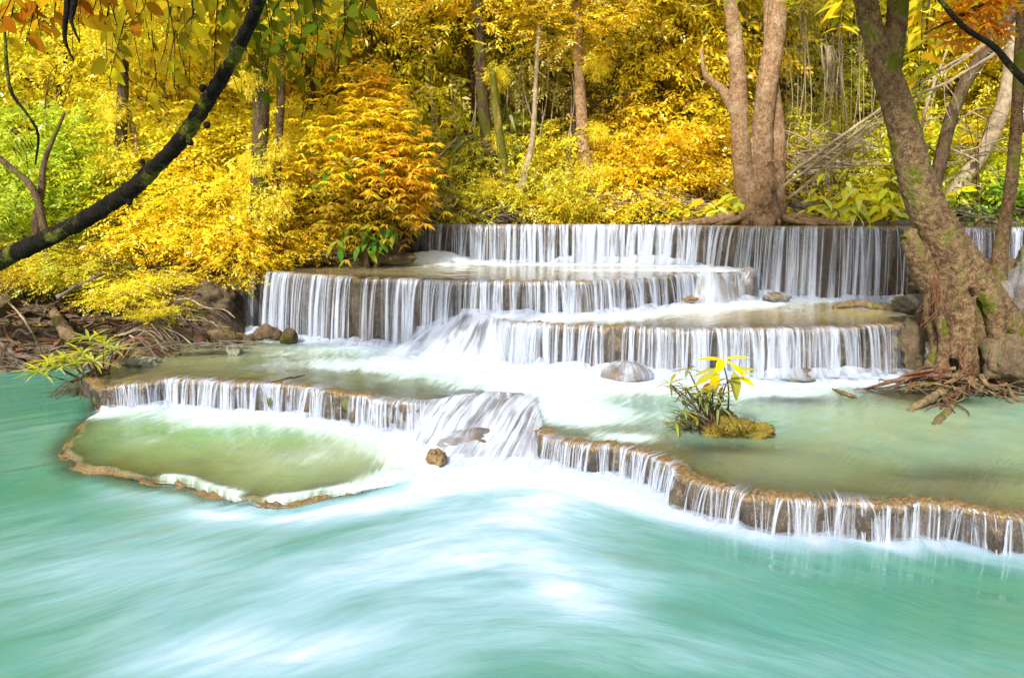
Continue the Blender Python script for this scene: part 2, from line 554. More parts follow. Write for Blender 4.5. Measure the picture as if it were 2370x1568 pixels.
def land_h(x, y, rough=True):
    x, y = np.asarray(x, float), np.asarray(y, float)
    best = np.full(x.shape, 1e9)
    sd = np.zeros(x.shape)
    zb = np.zeros(x.shape)
    am = np.zeros(x.shape)
    for i in range(len(BND) - 1):
        a, c = BND[i], BND[i + 1]
        ex, ey = c[0] - a[0], c[1] - a[1]
        l2 = ex * ex + ey * ey
        t = np.clip(((x - a[0]) * ex + (y - a[1]) * ey) / l2, 0, 1)
        dx, dy = x - (a[0] + t * ex), y - (a[1] + t * ey)
        d = np.hypot(dx, dy)
        m = d < best - 1e-6
        best = np.where(m, d, best)
        zb = np.where(m, a[2] + t * (c[2] - a[2]), zb)
        am = np.where(m, a[3] + t * (c[3] - a[3]), am)
    ring = np.vstack([BND[:, :2], [[40, 90], [-40, 90]]])
    inside = np.zeros(x.shape, bool)
    for i in range(len(ring)):
        (ax, ay), (bx_, by_) = ring[i], ring[(i + 1) % len(ring)]
        if ay != by_:
            inside ^= ((ay > y) != (by_ > y)) & (x < (bx_ - ax) * (y - ay) / (by_ - ay) + ax)
    sd = np.where(inside, best, -best)
    up = zb + am * (1 - np.exp(-np.maximum(sd, 0) / 0.75))
    flat = np.maximum(up, np.minimum(up + 0.08 * np.maximum(sd, 0), 2.15))
    h = flat + 0.10 * np.maximum(y - 18, 0) + 0.22 * np.maximum(y - 26, 0)
    h = np.where(sd < 0, zb - 1.3 * smooth(-0.02, 0.28, -sd), h)
    h = np.where(sd < -0.6, -1.5, h)
    if rough:
        p = np.stack([x, y, 0 * x], -1)
        amp = np.where(sd > 0, smooth(0, 0.5, sd), 0.2)
        h = h + amp * (0.16 * fbm(p * 1.3, 4, 3) + 0.05 * fbm(p * 6, 3, 9))
    return h

gx = np.concatenate([np.linspace(-30, -11, 60), np.linspace(-10.9, 11, 240), np.linspace(11.1, 30, 60)])
gy = np.concatenate([np.linspace(8.5, 18, 120), np.linspace(18.2, 60, 90)])
GX, GY = np.meshgrid(gx, gy)
GZ = land_h(GX, GY)
me = make_mesh('ground', np.stack([GX, GY, GZ], -1).reshape(-1, 3), grid_faces(len(gy), len(gx)))
structure(link('ground', me, MAT['soil']))

# ------------------------------------------------------------------ lips of the terraces
def lip_curve(pts, n):
    c = catmull(pts, n)
    s = np.concatenate([[0], np.cumsum(np.linalg.norm(np.diff(c[:, :2], axis=0), axis=1))])
    wob = np.stack([s * 2.2, 0 * s, 0 * s + 5], -1)
    t = np.gradient(c[:, :2], axis=0)
    t /= np.linalg.norm(t, axis=1)[:, None]
    nr = np.stack([t[:, 1], -t[:, 0]], 1)
    c[:, :2] += nr * (0.07 * np.abs(np.sin(s * 2.6 + 2.5 * fbm(wob * 0.5, 2, 8))) + 0.13 * fbm(wob, 3, 21) + 0.035 * fbm(wob * 5, 2, 5))[:, None]
    # smoothed outward direction
    k = np.ones(15) / 15
    nr = np.stack([np.convolve(np.pad(nr[:, j], 7, 'edge'), k, 'valid') for j in (0, 1)], 1)
    nr /= np.linalg.norm(nr, axis=1)[:, None]
    return dict(p=c, n=nr, s=s, ix=img_x(c))

LIP_M = lip_curve([P(x, y, z) for x, y, z in (
    (262, 846, 0.22), (232, 868, 0.22), (238, 889, 0.24), (280, 888, 0.28), (330, 884, 0.30), (400, 873, 0.32), (480, 878, 0.34), (560, 888, 0.34), (640, 886, 0.34),
    (700, 892, 0.34), (770, 906, 0.34), (850, 913, 0.34), (930, 924, 0.34), (985, 930, 0.33), (1040, 918, 0.33), (1100, 908, 0.33),
    (1170, 906, 0.32), (1225, 916, 0.30), (1240, 940, 0.27), (1246, 968, 0.25), (1275, 1000, 0.24), (1330, 1018, 0.24), (1420, 1030, 0.24),
    (1500, 1050, 0.24), (1570, 1076, 0.24), (1640, 1102, 0.24), (1720, 1126, 0.24), (1800, 1140, 0.24), (1950, 1150, 0.24),
    (2100, 1160, 0.24), (2250, 1172, 0.24), (2370, 1182, 0.24), (2600, 1200, 0.24), (2900, 1215, 0.24))], 760)
LIP_R = lip_curve([P(x, y, Z_RIM if x < 850 else Z_RIM - 0.0002 * (x - 850)) for x, y in (
    (300, 900), (262, 935), (225, 975), (185, 1035), (215, 1070), (320, 1088), (430, 1104), (500, 1128), (600, 1138),
    (720, 1134), (880, 1112), (1000, 1080), (1080, 1040))], 300)
LIP_A = lip_curve([P(x, y, Z_A) for x, y in (
    (1040, 688), (1085, 700), (1130, 728), (1180, 744), (1300, 751), (1450, 756), (1600, 760), (1800, 760), (1950, 757), (2060, 750), (2130, 744), (2250, 748), (2400, 752), (2700, 757), (3000, 760))], 560)
LIP_B = lip_curve([P(x, y, Z_B) for x, y in (
    (560, 612), (600, 624), (700, 634), (820, 642), (940, 646), (1080, 650), (1200, 652), (1330, 651), (1450, 646), (1560, 637), (1650, 632), (1715, 628), (1735, 614), (1720, 596))], 460)
LIP_C = lip_curve([XD(x, d, Z_C) for x, d in (
    (925, 14.6), (960, 14.15), (1100, 13.9), (1330, 13.8), (1500, 13.6), (1640, 13.2), (1740, 12.5), (1900, 12.1), (2130, 11.9), (2370, 11.7), (2550, 11.6), (2800, 11.5))], 560)

def ledge(name, label, L, base, mat, under=0.10, back=0.55, seed=0, rimw=0.06, cat='rock ledge', amp=1.0, crest=0.004, notch=None):
    """rock rim swept along its lip: bed behind, rounded crest, undercut ribbed face down to below the next pool"""
    c, nr, s = L['p'], L['n'], L['s']
    zb = base(c)
    prof = [(-back, -0.30), (-0.30, -0.12), (-0.16, -0.035), (-0.08, -0.004), (-0.02, 0.006), (rimw * 0.5, -0.004), (rimw, -0.03)]
    rows = []
    for off, dz in prof:
        q = c.copy()
        q[:, :2] += nr * off
        q[:, 2] += dz
        k = smooth(-0.3, 0.0, off)
        n2 = np.stack([q[:, 0] * 6, q[:, 1] * 6, 0 * s + seed], -1)
        q[:, 2] += (0.034 * fbm(n2, 3, seed + 1) + 0.034 * fbm(n2 * 3.6, 3, seed + 4)) * k * amp + crest * k
        if notch:
            q[:, 2] -= 0.06 * smooth(notch[0], notch[0] + 30, L['ix']) * smooth(-notch[1], -notch[1] + 15, -L['ix']) * k
        rows.append(q)
    nf = 18
    amp_f = np.clip((c[:, 2] - zb) * 1.6, 0.25, 1.0)
    for i in range(1, nf + 1):
        f = i / nf
        z = c[:, 2] - 0.03 - (c[:, 2] - 0.03 - zb + 0.12) * f
        q = c.copy()
        q[:, 2] = z
        n3 = np.stack([s * 9, z * 1.6, 0 * s + seed * 2], -1)
        n4 = np.stack([s * 28, z * 9, 0 * s + seed], -1)
        off = rimw + 0.03 * math.sin(f * 3.1) - under * f + 0.15 * amp_f * fbm(n3, 3, seed + 3) * min(1, f * 3) + 0.05 * amp_f * fbm(n4, 3, seed + 6)
        q[:, :2] += nr * off[:, None]
        rows.append(q)
    V = np.array(rows)
    o0 = c[len(c) // 2]
    me = make_mesh(name, V.reshape(-1, 3) - o0, grid_faces(len(rows), len(c)))
    o = link(name, me, mat, None, Vector(o0))
    return tag(o, label, cat)

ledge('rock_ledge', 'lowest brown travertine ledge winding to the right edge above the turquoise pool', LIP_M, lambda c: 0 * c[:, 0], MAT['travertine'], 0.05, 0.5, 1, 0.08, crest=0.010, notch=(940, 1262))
ledge('curved_ledge', 'low golden stone rim curving around the small pool at left', LIP_R, lambda c: 0 * c[:, 0] - 0.15, MAT['rim'], -0.42, 0.5, 2, 0.07, 'rock rim', 1.0, -0.022)
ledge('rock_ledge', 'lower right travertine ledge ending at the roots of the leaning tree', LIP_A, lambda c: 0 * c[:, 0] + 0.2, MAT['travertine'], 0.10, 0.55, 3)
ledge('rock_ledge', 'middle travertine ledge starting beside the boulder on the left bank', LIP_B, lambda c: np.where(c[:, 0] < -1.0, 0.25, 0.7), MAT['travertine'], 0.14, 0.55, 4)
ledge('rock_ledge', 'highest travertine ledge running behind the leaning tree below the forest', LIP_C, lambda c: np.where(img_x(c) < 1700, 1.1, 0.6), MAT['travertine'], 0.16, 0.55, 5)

# ------------------------------------------------------------------ pools
def poly_dist(q, line):
    best = np.full(len(q), 1e9)
    for i in range(len(line) - 1):
        a, e = line[i, :2], line[i + 1, :2] - line[i, :2]
        l2 = e @ e + 1e-12
        t = np.clip(((q[:, 0] - a[0]) * e[0] + (q[:, 1] - a[1]) * e[1]) / l2, 0, 1)
        best = np.minimum(best, np.hypot(q[:, 0] - a[0] - t * e[0], q[:, 1] - a[1] - t * e[1]))
    return best

def blobs(q, lst):
    """lst of (x, y, z on photo, radius right, radius deep, amount, lift): returns amount and lift at each point"""
    f, h = np.zeros(len(q)), np.zeros(len(q))
    for x, y, z, rx, ry, am, up in lst:
        c = P(x, y, z)
        g = np.exp(-((q[:, 0] - c[0]) / rx) ** 2 - ((q[:, 1] - c[1]) / ry) ** 2)
        f = f + am * g
        h = h + up * g
    return f, h

def pool(name, L, backpts, rows, mat, bases, bl, maxd, clarity, tintf, foam0=0.04, reach=0.3, bedmat=None, lift=0.012, shoals=(), slope=0.22):
    front = L['p'][::2].copy()
    front[:, :2] += L['n'][::2] * (0.05 if L is LIP_R else 0.01)
    n = len(front)
    back = linres(backpts, n)
    t = np.linspace(0, 1, rows) ** 1.25
    V = front[None] * (1 - t[:, None, None]) + back[None] * t[:, None, None]
    q = V.reshape(-1, 3)
    s = np.repeat(L['s'][::2][None], rows, 0).ravel()
    dl = (t[:, None] * np.linalg.norm(back - front, axis=1)[None]).ravel()
    f, h = blobs(q, bl)
    f = f + foam0
    for line, rch, am in bases:
        dd = poly_dist(q, line)
        f = f + am * np.exp(-(dd / rch) ** 1.5)
        h = h + lift * np.exp(-(dd / (rch * 0.6)) ** 2)
    p3 = np.stack([q[:, 0] * 3, q[:, 1] * 3, 0 * s], -1)
    f = np.clip(f + 0.10 * fbm(p3, 3, 4), 0, 1)
    dep = np.minimum(maxd, 0.012 + slope * dl)
    dep = dep * (1 + 0.45 * fbm(p3 * 0.5, 3, 31))
    dep = np.maximum(dep * np.clip(1 - blobs(q, shoals)[0], 0.04, 1), 0.012)
    op = 1 - np.exp(-dep * clarity)
    q2 = q.copy()
    if L is LIP_R:                                        # the film of water bends down over the submerged rim
        q2[:, 2] -= 0.055 * np.repeat(np.arange(rows) == 0, n)
    q2[:, 2] += h + 0.008 * fbm(p3 * 1.5, 3, 8) * smooth(0.0, 0.3, dl) + 0.03 * fbm(p3 * 3, 3, 9) * smooth(0.4, 1.0, f)
    me = make_mesh(name, q2, grid_faces(rows, n), {'foam': f, 'opac': op, 'tint': tintf(q, f)}, np.stack([s, dl], 1))
    structure(link(name, me, mat))
    b = q.copy()
    b[:, 2] -= dep + 0.02
    structure(link(name.replace('water', 'bed'), make_mesh('bed', b, grid_faces(rows, n)), bedmat or MAT['bed']))

def line_at(L, x0, x1, off, z):
    m = (L['ix'] >= x0) & (L['ix'] <= x1)
    q = L['p'][m].copy()
    q[:, :2] += L['n'][m] * off
    q[:, 2] = z
    return q[::6] if len(q) > 12 else q

# lower turquoise pool: radial flow away from the cascade
xs = np.linspace(-11, 9, 330)
ys = np.concatenate([np.linspace(-3, 3, 24)[:-1], np.linspace(3, 11.6, 270)])
X, Y = np.meshgrid(xs, ys)
q = np.stack([X, Y, 0 * X], -1).reshape(-1, 3)
C0 = P(1130, 1010, 0) + np.array([0, 1.0, 0])
f, h = blobs(q, [
    (1120, 1095, 0, 1.0, 0.45, 0.95, 0.02), (1320, 1100, 0, 0.8, 0.55, 0.8, 0.02), (1500, 1170, 0, 0.7, 0.35, 0.5, 0.0), (1330, 1390, 0, 0.5, 0.5, 0.5, 0.0),
    (900, 1180, 0, 1.3, 0.5, 0.45, 0.0), (450, 1170, 0, 1.1, 0.45, 0.3, 0.0), (200, 1290, 0, 1.3, 0.6, 0.34, 0.0), (600, 1330, 0, 1.5, 0.6, 0.24, 0),
    (350, 1460, 0, 1.4, 0.6, 0.28, 0), (650, 1540, 0, 0.8, 0.3, 0.5, 0), (1000, 1300, 0, 0.9, 0.5, 0.45, 0), (1000, 1480, 0, 0.7, 0.4, 0.25, 0),
    (1600, 1520, 0, 0.6, 0.25, 0.30, 0), (1750, 1330, 0, 0.9, 0.25, 0.2, 0), (90, 1050, 0, 0.5, 0.4, 0.25, 0), (60, 990, 0, 0.7, 0.5, 0.15, 0),
    (1300, 1230, 0, 0.8, 0.7, 0.42, 0), (2200, 1560, 0, 0.8, 0.3, 0.25, 0)])
ld = poly_dist(q, line_at(LIP_M, 1280, 3000, 0.05, 0))
f += 1.0 * np.exp(-(ld / 0.26) ** 1.8)
ld2 = poly_dist(q, line_at(LIP_R, 300, 1050, 0.08, 0))
f += 0.30 * np.exp(-((ld2 - 0.25) / 0.16) ** 2)
# the current fans out to both sides: streaks bend away from the middle of the pool
r = q[:, 0] - C0[0] - 0.25
th_ = (q[:, 1] + 0.85 * np.sqrt(r * r + 0.6)) + 0.22 * fbm(np.stack([q[:, 0] * 0.8, q[:, 1] * 1.2, 0 * r], -1), 3, 71)
p3 = np.stack([th_ * 1.1, r * 0.5, 0 * r], -1)
f = np.clip(np.where(f > 0.75, f, f * smooth(-0.6, 0.75, f) * 0.85) * (1 + 0.7 * fbm(p3 * 2.4, 4, 12)) + 0.06, 0, 1)
def inside(q, ring):
    r_ = np.zeros(len(q), bool)
    for i in range(len(ring)):
        (ax, ay), (bx_, by_) = ring[i][:2], ring[(i + 1) % len(ring)][:2]
        if ay != by_:
            r_ ^= ((ay > q[:, 1]) != (by_ > q[:, 1])) & (q[:, 0] < (bx_ - ax) * (q[:, 1] - ay) / (by_ - ay) + ax)
    return r_
# the lower water ends at the rim and at the ledge: under the higher pools there is only rock
under_m = inside(q, np.vstack([LIP_M['p'][::6, :2], [[9.5, 12.0], [-5.0, 12.0]]]))
under_r = inside(q, np.vstack([LIP_R['p'][::6, :2], [P(1060, 930, 0)[:2]], [P(700, 880, 0)[:2]], [P(330, 880, 0)[:2]]]))
sink = 0.8 * under_m * smooth(0.10, 0.3, poly_dist(q, LIP_M['p'][::6])) + 0.8 * under_r * smooth(0.10, 0.3, poly_dist(q, LIP_R['p'][::6]))
q[:, 2] = h - sink + 0.012 * fbm(np.stack([th_ * 5, r * 1.2, 0 * r], -1), 3, 2) + 0.02 * fbm(q * 4, 3, 5) * smooth(0.5, 1, f)
tint = np.clip(0.35 + 0.55 * smooth(-4.5, 0.5, q[:, 0]) - 0.35 * smooth(1.2, 3.0, q[:, 0]) + 0.45 * fbm(p3, 3, 44), 0, 1)
me = make_mesh('lower_pool_water', q, grid_faces(len(ys), len(xs)), {'foam': f, 'opac': 0.10 + 0.9 * smooth(0.03, 0.34, poly_dist(q, LIP_R['p'][::4])), 'tint': tint}, np.stack([th_ * 1.0, r], 1))
structure(link('lower_pool_water', me, MAT['water_low']))

pool('rimmed_pool_water', LIP_R, [P(300, 890, Z_RIM), P(600, 900, Z_RIM), P(900, 905, Z_RIM), P(1120, 905, Z_RIM)], 70, MAT['water_green'],
     [(line_at(LIP_M, 250, 1020, 0.06, 0), 0.36, 1.0), (line_at(LIP_R, 380, 560, 0.0, 0), 0.07, 0.5), (line_at(LIP_R, 640, 820, 0.0, 0), 0.08, 0.6), (line_at(LIP_R, 880, 1100, 0.0, 0), 0.2, 0.8)],
     [(900, 975, 0.05, 0.6, 0.4, 0.6, 0), (1000, 1040, 0.05, 0.45, 0.5, 0.9, 0.02), (700, 1060, 0.05, 0.7, 0.25, 0.14, 0), (350, 1020, 0.05, 0.3, 0.2, 0.22, 0), (520, 970, 0.05, 0.8, 0.3, 0.45, 0)],
     0.5, 9.0, lambda q, f: np.clip(0.35 + 0.9 * smooth(-3.3, -0.6, q[:, 0]) * 0.8 + 0.4 * fbm(q * 1.2, 3, 6), 0, 1), 0.04, bedmat=MAT['rim'], slope=0.16)
pool('middle_pool_water', LIP_M, [P(275, 842, 0.28), P(295, 828, 0.33), P(420, 788, 0.34), XD(560, 12.3, 0.34), XD(900, 11.8, 0.34), XD(1100, 10.8, 0.34), XD(1200, 10.2, 0.33), XD(1500, 10.0, 0.30),
     XD(1800, 10.0, 0.27), XD(2100, 10.0, 0.25), XD(2400, 10.0, 0.25), XD(2900, 9.6, 0.24)], 110, MAT['water_mid'],
     [(line_at(LIP_B, 560, 1060, 0.10, 0), 0.5, 1.0), (line_at(LIP_A, 1040, 2130, 0.06, 0), 0.42, 1.0)],
     [(1000, 835, 0.34, 0.9, 0.7, 0.95, 0.05), (1250, 870, 0.34, 1.2, 0.5, 0.85, 0.03), (1450, 845, 0.33, 0.55, 0.3, 0.9, 0.20), (1600, 890, 0.3, 0.7, 0.5, 0.75, 0.02), (800, 845, 0.34, 1.1, 0.35, 0.45, 0),
      (1330, 940, 0.3, 0.55, 0.5, 0.85, 0.0), (1440, 1010, 0.25, 0.35, 0.2, 0.7, 0), (1180, 900, 0.32, 0.6, 0.3, 0.6, 0), (1800, 905, 0.26, 0.6, 0.25, 0.5, 0), (1450, 960, 0.26, 0.6, 0.4, 0.25, 0), (2000, 880, 0.26, 0.5, 0.25, 0.4, 0), (620, 820, 0.34, 0.7, 0.3, 0.18, 0)],
     0.40, 7.0, lambda q, f: np.clip(0.2 + 0.75 * np.exp(-((q[:, 0] - 1.4) / 1.3) ** 2 - ((q[:, 1] - 7.4) / 1.1) ** 2) + 0.35 * smooth(1.5, 4.5, q[:, 0]) + 0.30 * fbm(q * 1.3, 3, 61), 0, 1), 0.03,
     shoals=[(1820, 925, .25, .7, .35, .9, 0), (2180, 925, .25, .9, .4, .97, 0), (2060, 900, .25, .6, .3, .9, 0), (470, 815, .34, .8, .25, .9, 0), (310, 860, .31, .35, .5, .9, 0), (1700, 1040, .24, .5, .2, .7, 0), (2250, 1100, .24, .7, .25, .6, 0)], slope=0.12)
pool('upper_right_pool_water', LIP_A, [XD(1020, 12.4, Z_A), XD(1300, 12.3, Z_A), XD(1700, 12.6, Z_A), XD(1900, 12.7, Z_A), XD(2250, 12.5, Z_A), XD(2450, 12.3, Z_A), XD(3050, 12.2, Z_A)], 60, MAT['water_top'],
     [(line_at(LIP_B, 1040, 1760, 0.10, 0), 0.7, 1.0), (line_at(LIP_C, 1740, 2400, 0.06, 0), 0.3, 0.9), (np.array([XD(2200, 10.6, 0), XD(2900, 10.6, 0)]), 0.6, 0.9)],
     [(1150, 715, Z_A, 0.5, 0.5, 0.9, 0.02), (1650, 705, Z_A, 0.8, 0.5, 0.55, 0.03), (1400, 720, Z_A, 1.2, 0.35, 0.45, 0.0), (2140, 695, Z_A, 0.3, 0.3, 0.8, 0.06)],
     0.35, 5.0, lambda q, f: np.clip(0.6 - 0.4 * smooth(1.0, 3.5, q[:, 0]) + 0.3 * fbm(q * 1.5, 3, 62), 0, 1), 0.03)
pool('upper_left_pool_water', LIP_B, [XD(480, 13.6, Z_B), XD(840, 14.2, Z_B), XD(1000, 14.5, Z_B), XD(1400, 14.4, Z_B), XD(1700, 13.9, Z_B), XD(1780, 13.4, Z_B)], 60, MAT['water_top'],
     [(line_at(LIP_C, 960, 1740, 0.08, 0), 0.7, 1.0)],
     [(1010, 610, Z_B, 0.6, 0.35, 1.0, 0.22), (930, 614, Z_B, 0.4, 0.3, 0.9, 0.10), (1500, 625, Z_B, 1.4, 0.4, 0.6, 0.0), (1640, 630, Z_B, 0.5, 0.4, 0.7, 0.03)],
     0.35, 5.0, lambda q, f: np.clip(0.4 + 0.4 * fbm(q * 1.5, 3, 63), 0, 1), 0.03)
pool('top_pool_water', LIP_C, [XD(900, 16.4, Z_C), XD(1300, 16.4, Z_C), XD(1700, 16.2, Z_C), XD(2100, 16.0, Z_C), XD(2450, 15.8, Z_C), XD(2850, 15.8, Z_C)], 40, MAT['water_top'], [],
     [(1480, 527, Z_C, 0.8, 0.4, 0.5, 0.0)], 0.3, 5.0, lambda q, f: np.clip(0.35 + 0.4 * fbm(q * 1.5, 3, 64), 0, 1), 0.03)

# ------------------------------------------------------------------ falling water
def waterfall(label, L, x0, x1, zbase, v0, dens, width, bands, seed, veil=0.5, splash=0.07, start=0.14, group=None):
    """silky threads and a thin veil leaving the lip between two columns of the photograph"""
    R = np.random.default_rng(seed)
    c, nr, s, ix = L['p'], L['n'], L['s'], L['ix']
    m = np.where((ix >= x0) & (ix <= x1))[0]
    i0, i1 = m.min(), m.max()
    sl = slice(i0, i1 + 1)
    cc, nn, ss, xx = c[sl], nr[sl], s[sl], ix[sl]
    tg = np.stack([-nn[:, 1], nn[:, 0]], 1)
    w = np.ones(len(cc))
    for a, bnd, k in bands:
        w = np.where((xx >= a) & (xx <= bnd), k, w)
    w = np.convolve(np.pad(w, 4, 'edge'), np.ones(9) / 9, 'valid')
    nz = fbm(np.stack([ss * 4, 0 * ss + seed, 0 * ss], -1), 3, seed)
    wn_ = w * np.clip(0.9 + 1.4 * nz, 0.22, 2)
    root = thing('waterfall', label, 'waterfall', cc[len(cc) // 2] * [1, 1, 0] + [0, 0, float(np.mean(zbase(cc)))], group)
    org = np.array(root.location)
    K = 13
    def path(idx, vv, lat, offz=0.0, st=start):
        """K points of the curve that water takes from behind the lip to the pool below"""
        i = np.clip(idx.astype(int), 0, len(cc) - 1)
        p0, n0, t0 = cc[i], nn[i], tg[i]
        drop = np.maximum(p0[:, 2] - zbase(p0) + 0.02, 0.05)
        T = np.sqrt(2 * drop / 9.8)
        out = np.zeros((len(i), K, 3))
        for k in range(K):
            if k < 3:
                off = (-st + (st + 0.05) * k / 2.5)
                off = off if np.ndim(off) else np.full(len(i), off)
                z = p0[:, 2] + 0.018 - 0.004 * k + offz
            else:
                tt = T * ((k - 2.3) / (K - 3.3))
                off = 0.062 + vv * tt
                z = p0[:, 2] + 0.008 + offz - 4.9 * tt * tt
            out[:, k, :2] = p0[:, :2] + n0 * np.reshape(off, (-1, 1)) + t0 * (lat * max(0, k - 2) / (K - 3))[:, None]
            out[:, k, 2] = z
        return out, t0, n0
    length = ss[-1] - ss[0]
    n = int(1.25 * dens * length * np.mean(w))
    cum = np.cumsum(wn_)
    idx = np.searchsorted(cum, R.random(n) * cum[-1])
    vv = v0 * (0.75 + 0.5 * R.random(n))
    # neighbouring threads run together into ropes and leave gaps between them
    cl = np.cumsum(0.06 + 0.30 * R.random(int(length / 0.15) + 4) ** 1.6)
    cl = cl[cl < length + 0.2]
    si = ss[np.clip(idx, 0, len(ss) - 1)] - ss[0]
    near = cl[np.argmin(np.abs(si[:, None] - cl[None]), 1)]
    lat = np.clip(near - si, -0.12, 0.12) * R.uniform(0.1, 0.75, n) + R.normal(0, 0.015, n)
    pth, t0, n0 = path(idx, vv, lat, 0.0, start * (0.3 + R.random(n)))
    ww = 0.78 * width * (0.3 + 2.4 * R.random(n) ** 3)
    prof = np.interp(np.arange(K), [0, 2, 4, 8, K - 1], [0.4, 1.0, 0.8, 0.85, 1.2])
    half = ww[:, None] * prof[None] * 0.5
    t3 = np.concatenate([t0, np.zeros((n, 1))], 1)
    n3 = np.concatenate([n0, np.zeros((n, 1))], 1)
    V = np.stack([pth - t3[:, None] * half[..., None], pth + n3[:, None] * half[..., None] * 0.7 + np.array([0, 0, 0.2]) * half[..., None], pth + t3[:, None] * half[..., None]], 2)
    al = (0.12 + 0.72 * R.random(n))[:, None] * np.interp(np.arange(K), [0, 1.5, 3, K - 1], [0.0, 0.55, 1, 1])[None]
    A = np.repeat(al[..., None], 3, 2)
    U = np.stack([np.broadcast_to(np.array([0.02, 0.5, 0.98])[None, None], (n, K, 3)) + np.arange(n)[:, None, None], np.broadcast_to((np.arange(K) / 4.0)[None, :, None], (n, K, 3))], -1)
    gf = grid_faces(K, 3)
    F = (gf[None] + (np.arange(n) * K * 3)[:, None, None]).reshape(-1, 4)
    me = make_mesh('water_threads', V.reshape(-1, 3) - org, F, {'a': A.ravel()}, U.reshape(-1, 2))
    stuff(link('water_threads', me, MAT['thread'], root))
    if veil:
        pth, t0, n0 = path(np.arange(len(cc)), np.full(len(cc), v0 * 0.8), np.zeros(len(cc)), -0.004)
        a = 0.62 * veil * (np.clip(wn_, 0, 1.6) * np.clip(0.8 + 2.4 * fbm(np.stack([ss * 1.6, 0 * ss, 0 * ss + seed], -1), 3, seed + 40), 0.15, 2.0))[:, None] * np.interp(np.arange(K), [0, 1.5, 3, K - 1], [0, 0.7, 1, 1.15])[None]
        U = np.stack([np.repeat((ss - ss[0])[:, None], K, 1), np.repeat(np.arange(K)[None] / 4.0, len(cc), 0)], -1)
        me = make_mesh('water_veil', pth.reshape(-1, 3) - org, grid_faces(len(cc), K), {'a': a.ravel()}, U.reshape(-1, 2))
        link('water_veil', me, MAT['veil'], root)
    if splash:
        rows = 9
        offs = np.linspace(-0.10, 0.30, rows)
        zb = zbase(cc)
        drop = np.maximum(cc[:, 2] - zb, 0.05)
        reach = 0.06 + v0 * np.sqrt(2 * drop / 9.8)
        V, A = [], []
        hn = np.clip(0.55 + 1.1 * fbm(np.stack([ss * 3.5, 0 * ss, 0 * ss + seed], -1), 3, seed + 9), 0.05, 1.6) * np.clip(w, 0.25, 1.5)
        for k, of in enumerate(offs):
            e = math.exp(-((of - 0.02) / 0.09) ** 2)
            qv = cc.copy()
            qv[:, :2] += nn * (reach + of)[:, None]
            qv[:, 2] = zb + 0.012 + 1.15 * splash * hn * e + 0.012 * fbm(np.stack([ss * 16, 0 * ss + k, 0 * ss], -1), 2, seed)
            V.append(qv)
            A.append(np.clip(0.8 * math.exp(-((of - 0.05) / 0.16) ** 2) * (0.4 + 0.6 * hn), 0, 1) * (0 if k in (0, rows - 1) else 1))
        U = np.stack([np.repeat(ss[None], rows, 0), np.repeat(offs[:, None] * 3, len(ss), 1)], -1)
        me = make_mesh('foam', np.array(V).reshape(-1, 3) - org, grid_faces(rows, len(cc)), {'a': np.array(A).ravel()}, U.reshape(-1, 2))
        link('foam', me, MAT['mist'], root)
    return root

def cz(*lv):
    """base level as a function of the column of the photograph"""
    return lambda c: np.select([img_x(c) < x for x, _ in lv], [np.full(len(c), z) for _, z in lv], lv[-1][1])

waterfall('small white waterfall spilling over the low ledge into the rimmed pool at left', LIP_M, 262, 985, cz((9999, Z_RIM)), 0.22, 95, 0.032, [(262, 340, 0.5), (520, 760, 1.3)], 11, 0.55, 0.05)
waterfall('short thin waterfall between the rimmed pool and the foaming chute at centre', LIP_M, 1040, 1225, cz((9999, 0.13)), 0.15, 110, 0.026, [], 12, 0.5, 0.04)
waterfall('long low waterfall dripping from the winding ledge at lower right', LIP_M, 1262, 2560, cz((9999, 0.0)), 0.24, 120, 0.017, [(1262, 1420, 1.2), (1800, 2050, 0.9), (2050, 2600, 0.6)], 13, 0.3, 0.045)
waterfall('striped white waterfall behind the yellow seedling, falling from the lower right ledge', LIP_A, 1130, 2085, cz((9999, 0.30)), 0.33, 60, 0.046, [(1130, 1250, 2.4), (2000, 2085, 0.6)], 14, 0.5, 0.10)
waterfall('short white waterfall at the right edge behind the clay boulder', LIP_A, 2250, 2950, cz((9999, 0.30)), 0.33, 60, 0.046, [], 22, 0.5, 0.10)
waterfall('tall striped waterfall left of centre beside the left bank boulder', LIP_B, 590, 1075, cz((9999, Z_ML)), 0.33, 52, 0.05, [(700, 760, 0.5)], 15, 0.45, 0.10)
waterfall('wide low striped waterfall in the middle of the cascade', LIP_B, 1076, 1600, cz((9999, Z_A)), 0.30, 62, 0.042, [], 16, 0.55, 0.08)
waterfall('dense white waterfall pouring over the rounded boulder right of centre', LIP_B, 1601, 1738, cz((9999, Z_A)), 0.30, 110, 0.06, [], 17, 1.1, 0.12)
waterfall('upper waterfall curtain beside the orange bush', LIP_C, 958, 1330, cz((9999, Z_B)), 0.34, 52, 0.05, [(958, 985, 0.25)], 18, 0.5, 0.10)
waterfall('dense white upper waterfall left of the twin-stemmed tree', LIP_C, 1331, 1645, cz((9999, Z_B)), 0.34, 85, 0.075, [], 19, 0.95, 0.12)
waterfall('sparse tall waterfall threads over brown rock under the twin-stemmed tree', LIP_C, 1646, 2150, cz((9999, Z_A)), 0.34, 36, 0.055, [(1646, 1740, 0.8)], 20, 0.2, 0.10)
waterfall('upper waterfall at the right edge behind the leaning tree', LIP_C, 2160, 2700, cz((9999, 1.36)), 0.40, 70, 0.045, [], 21, 0.65, 0.10)

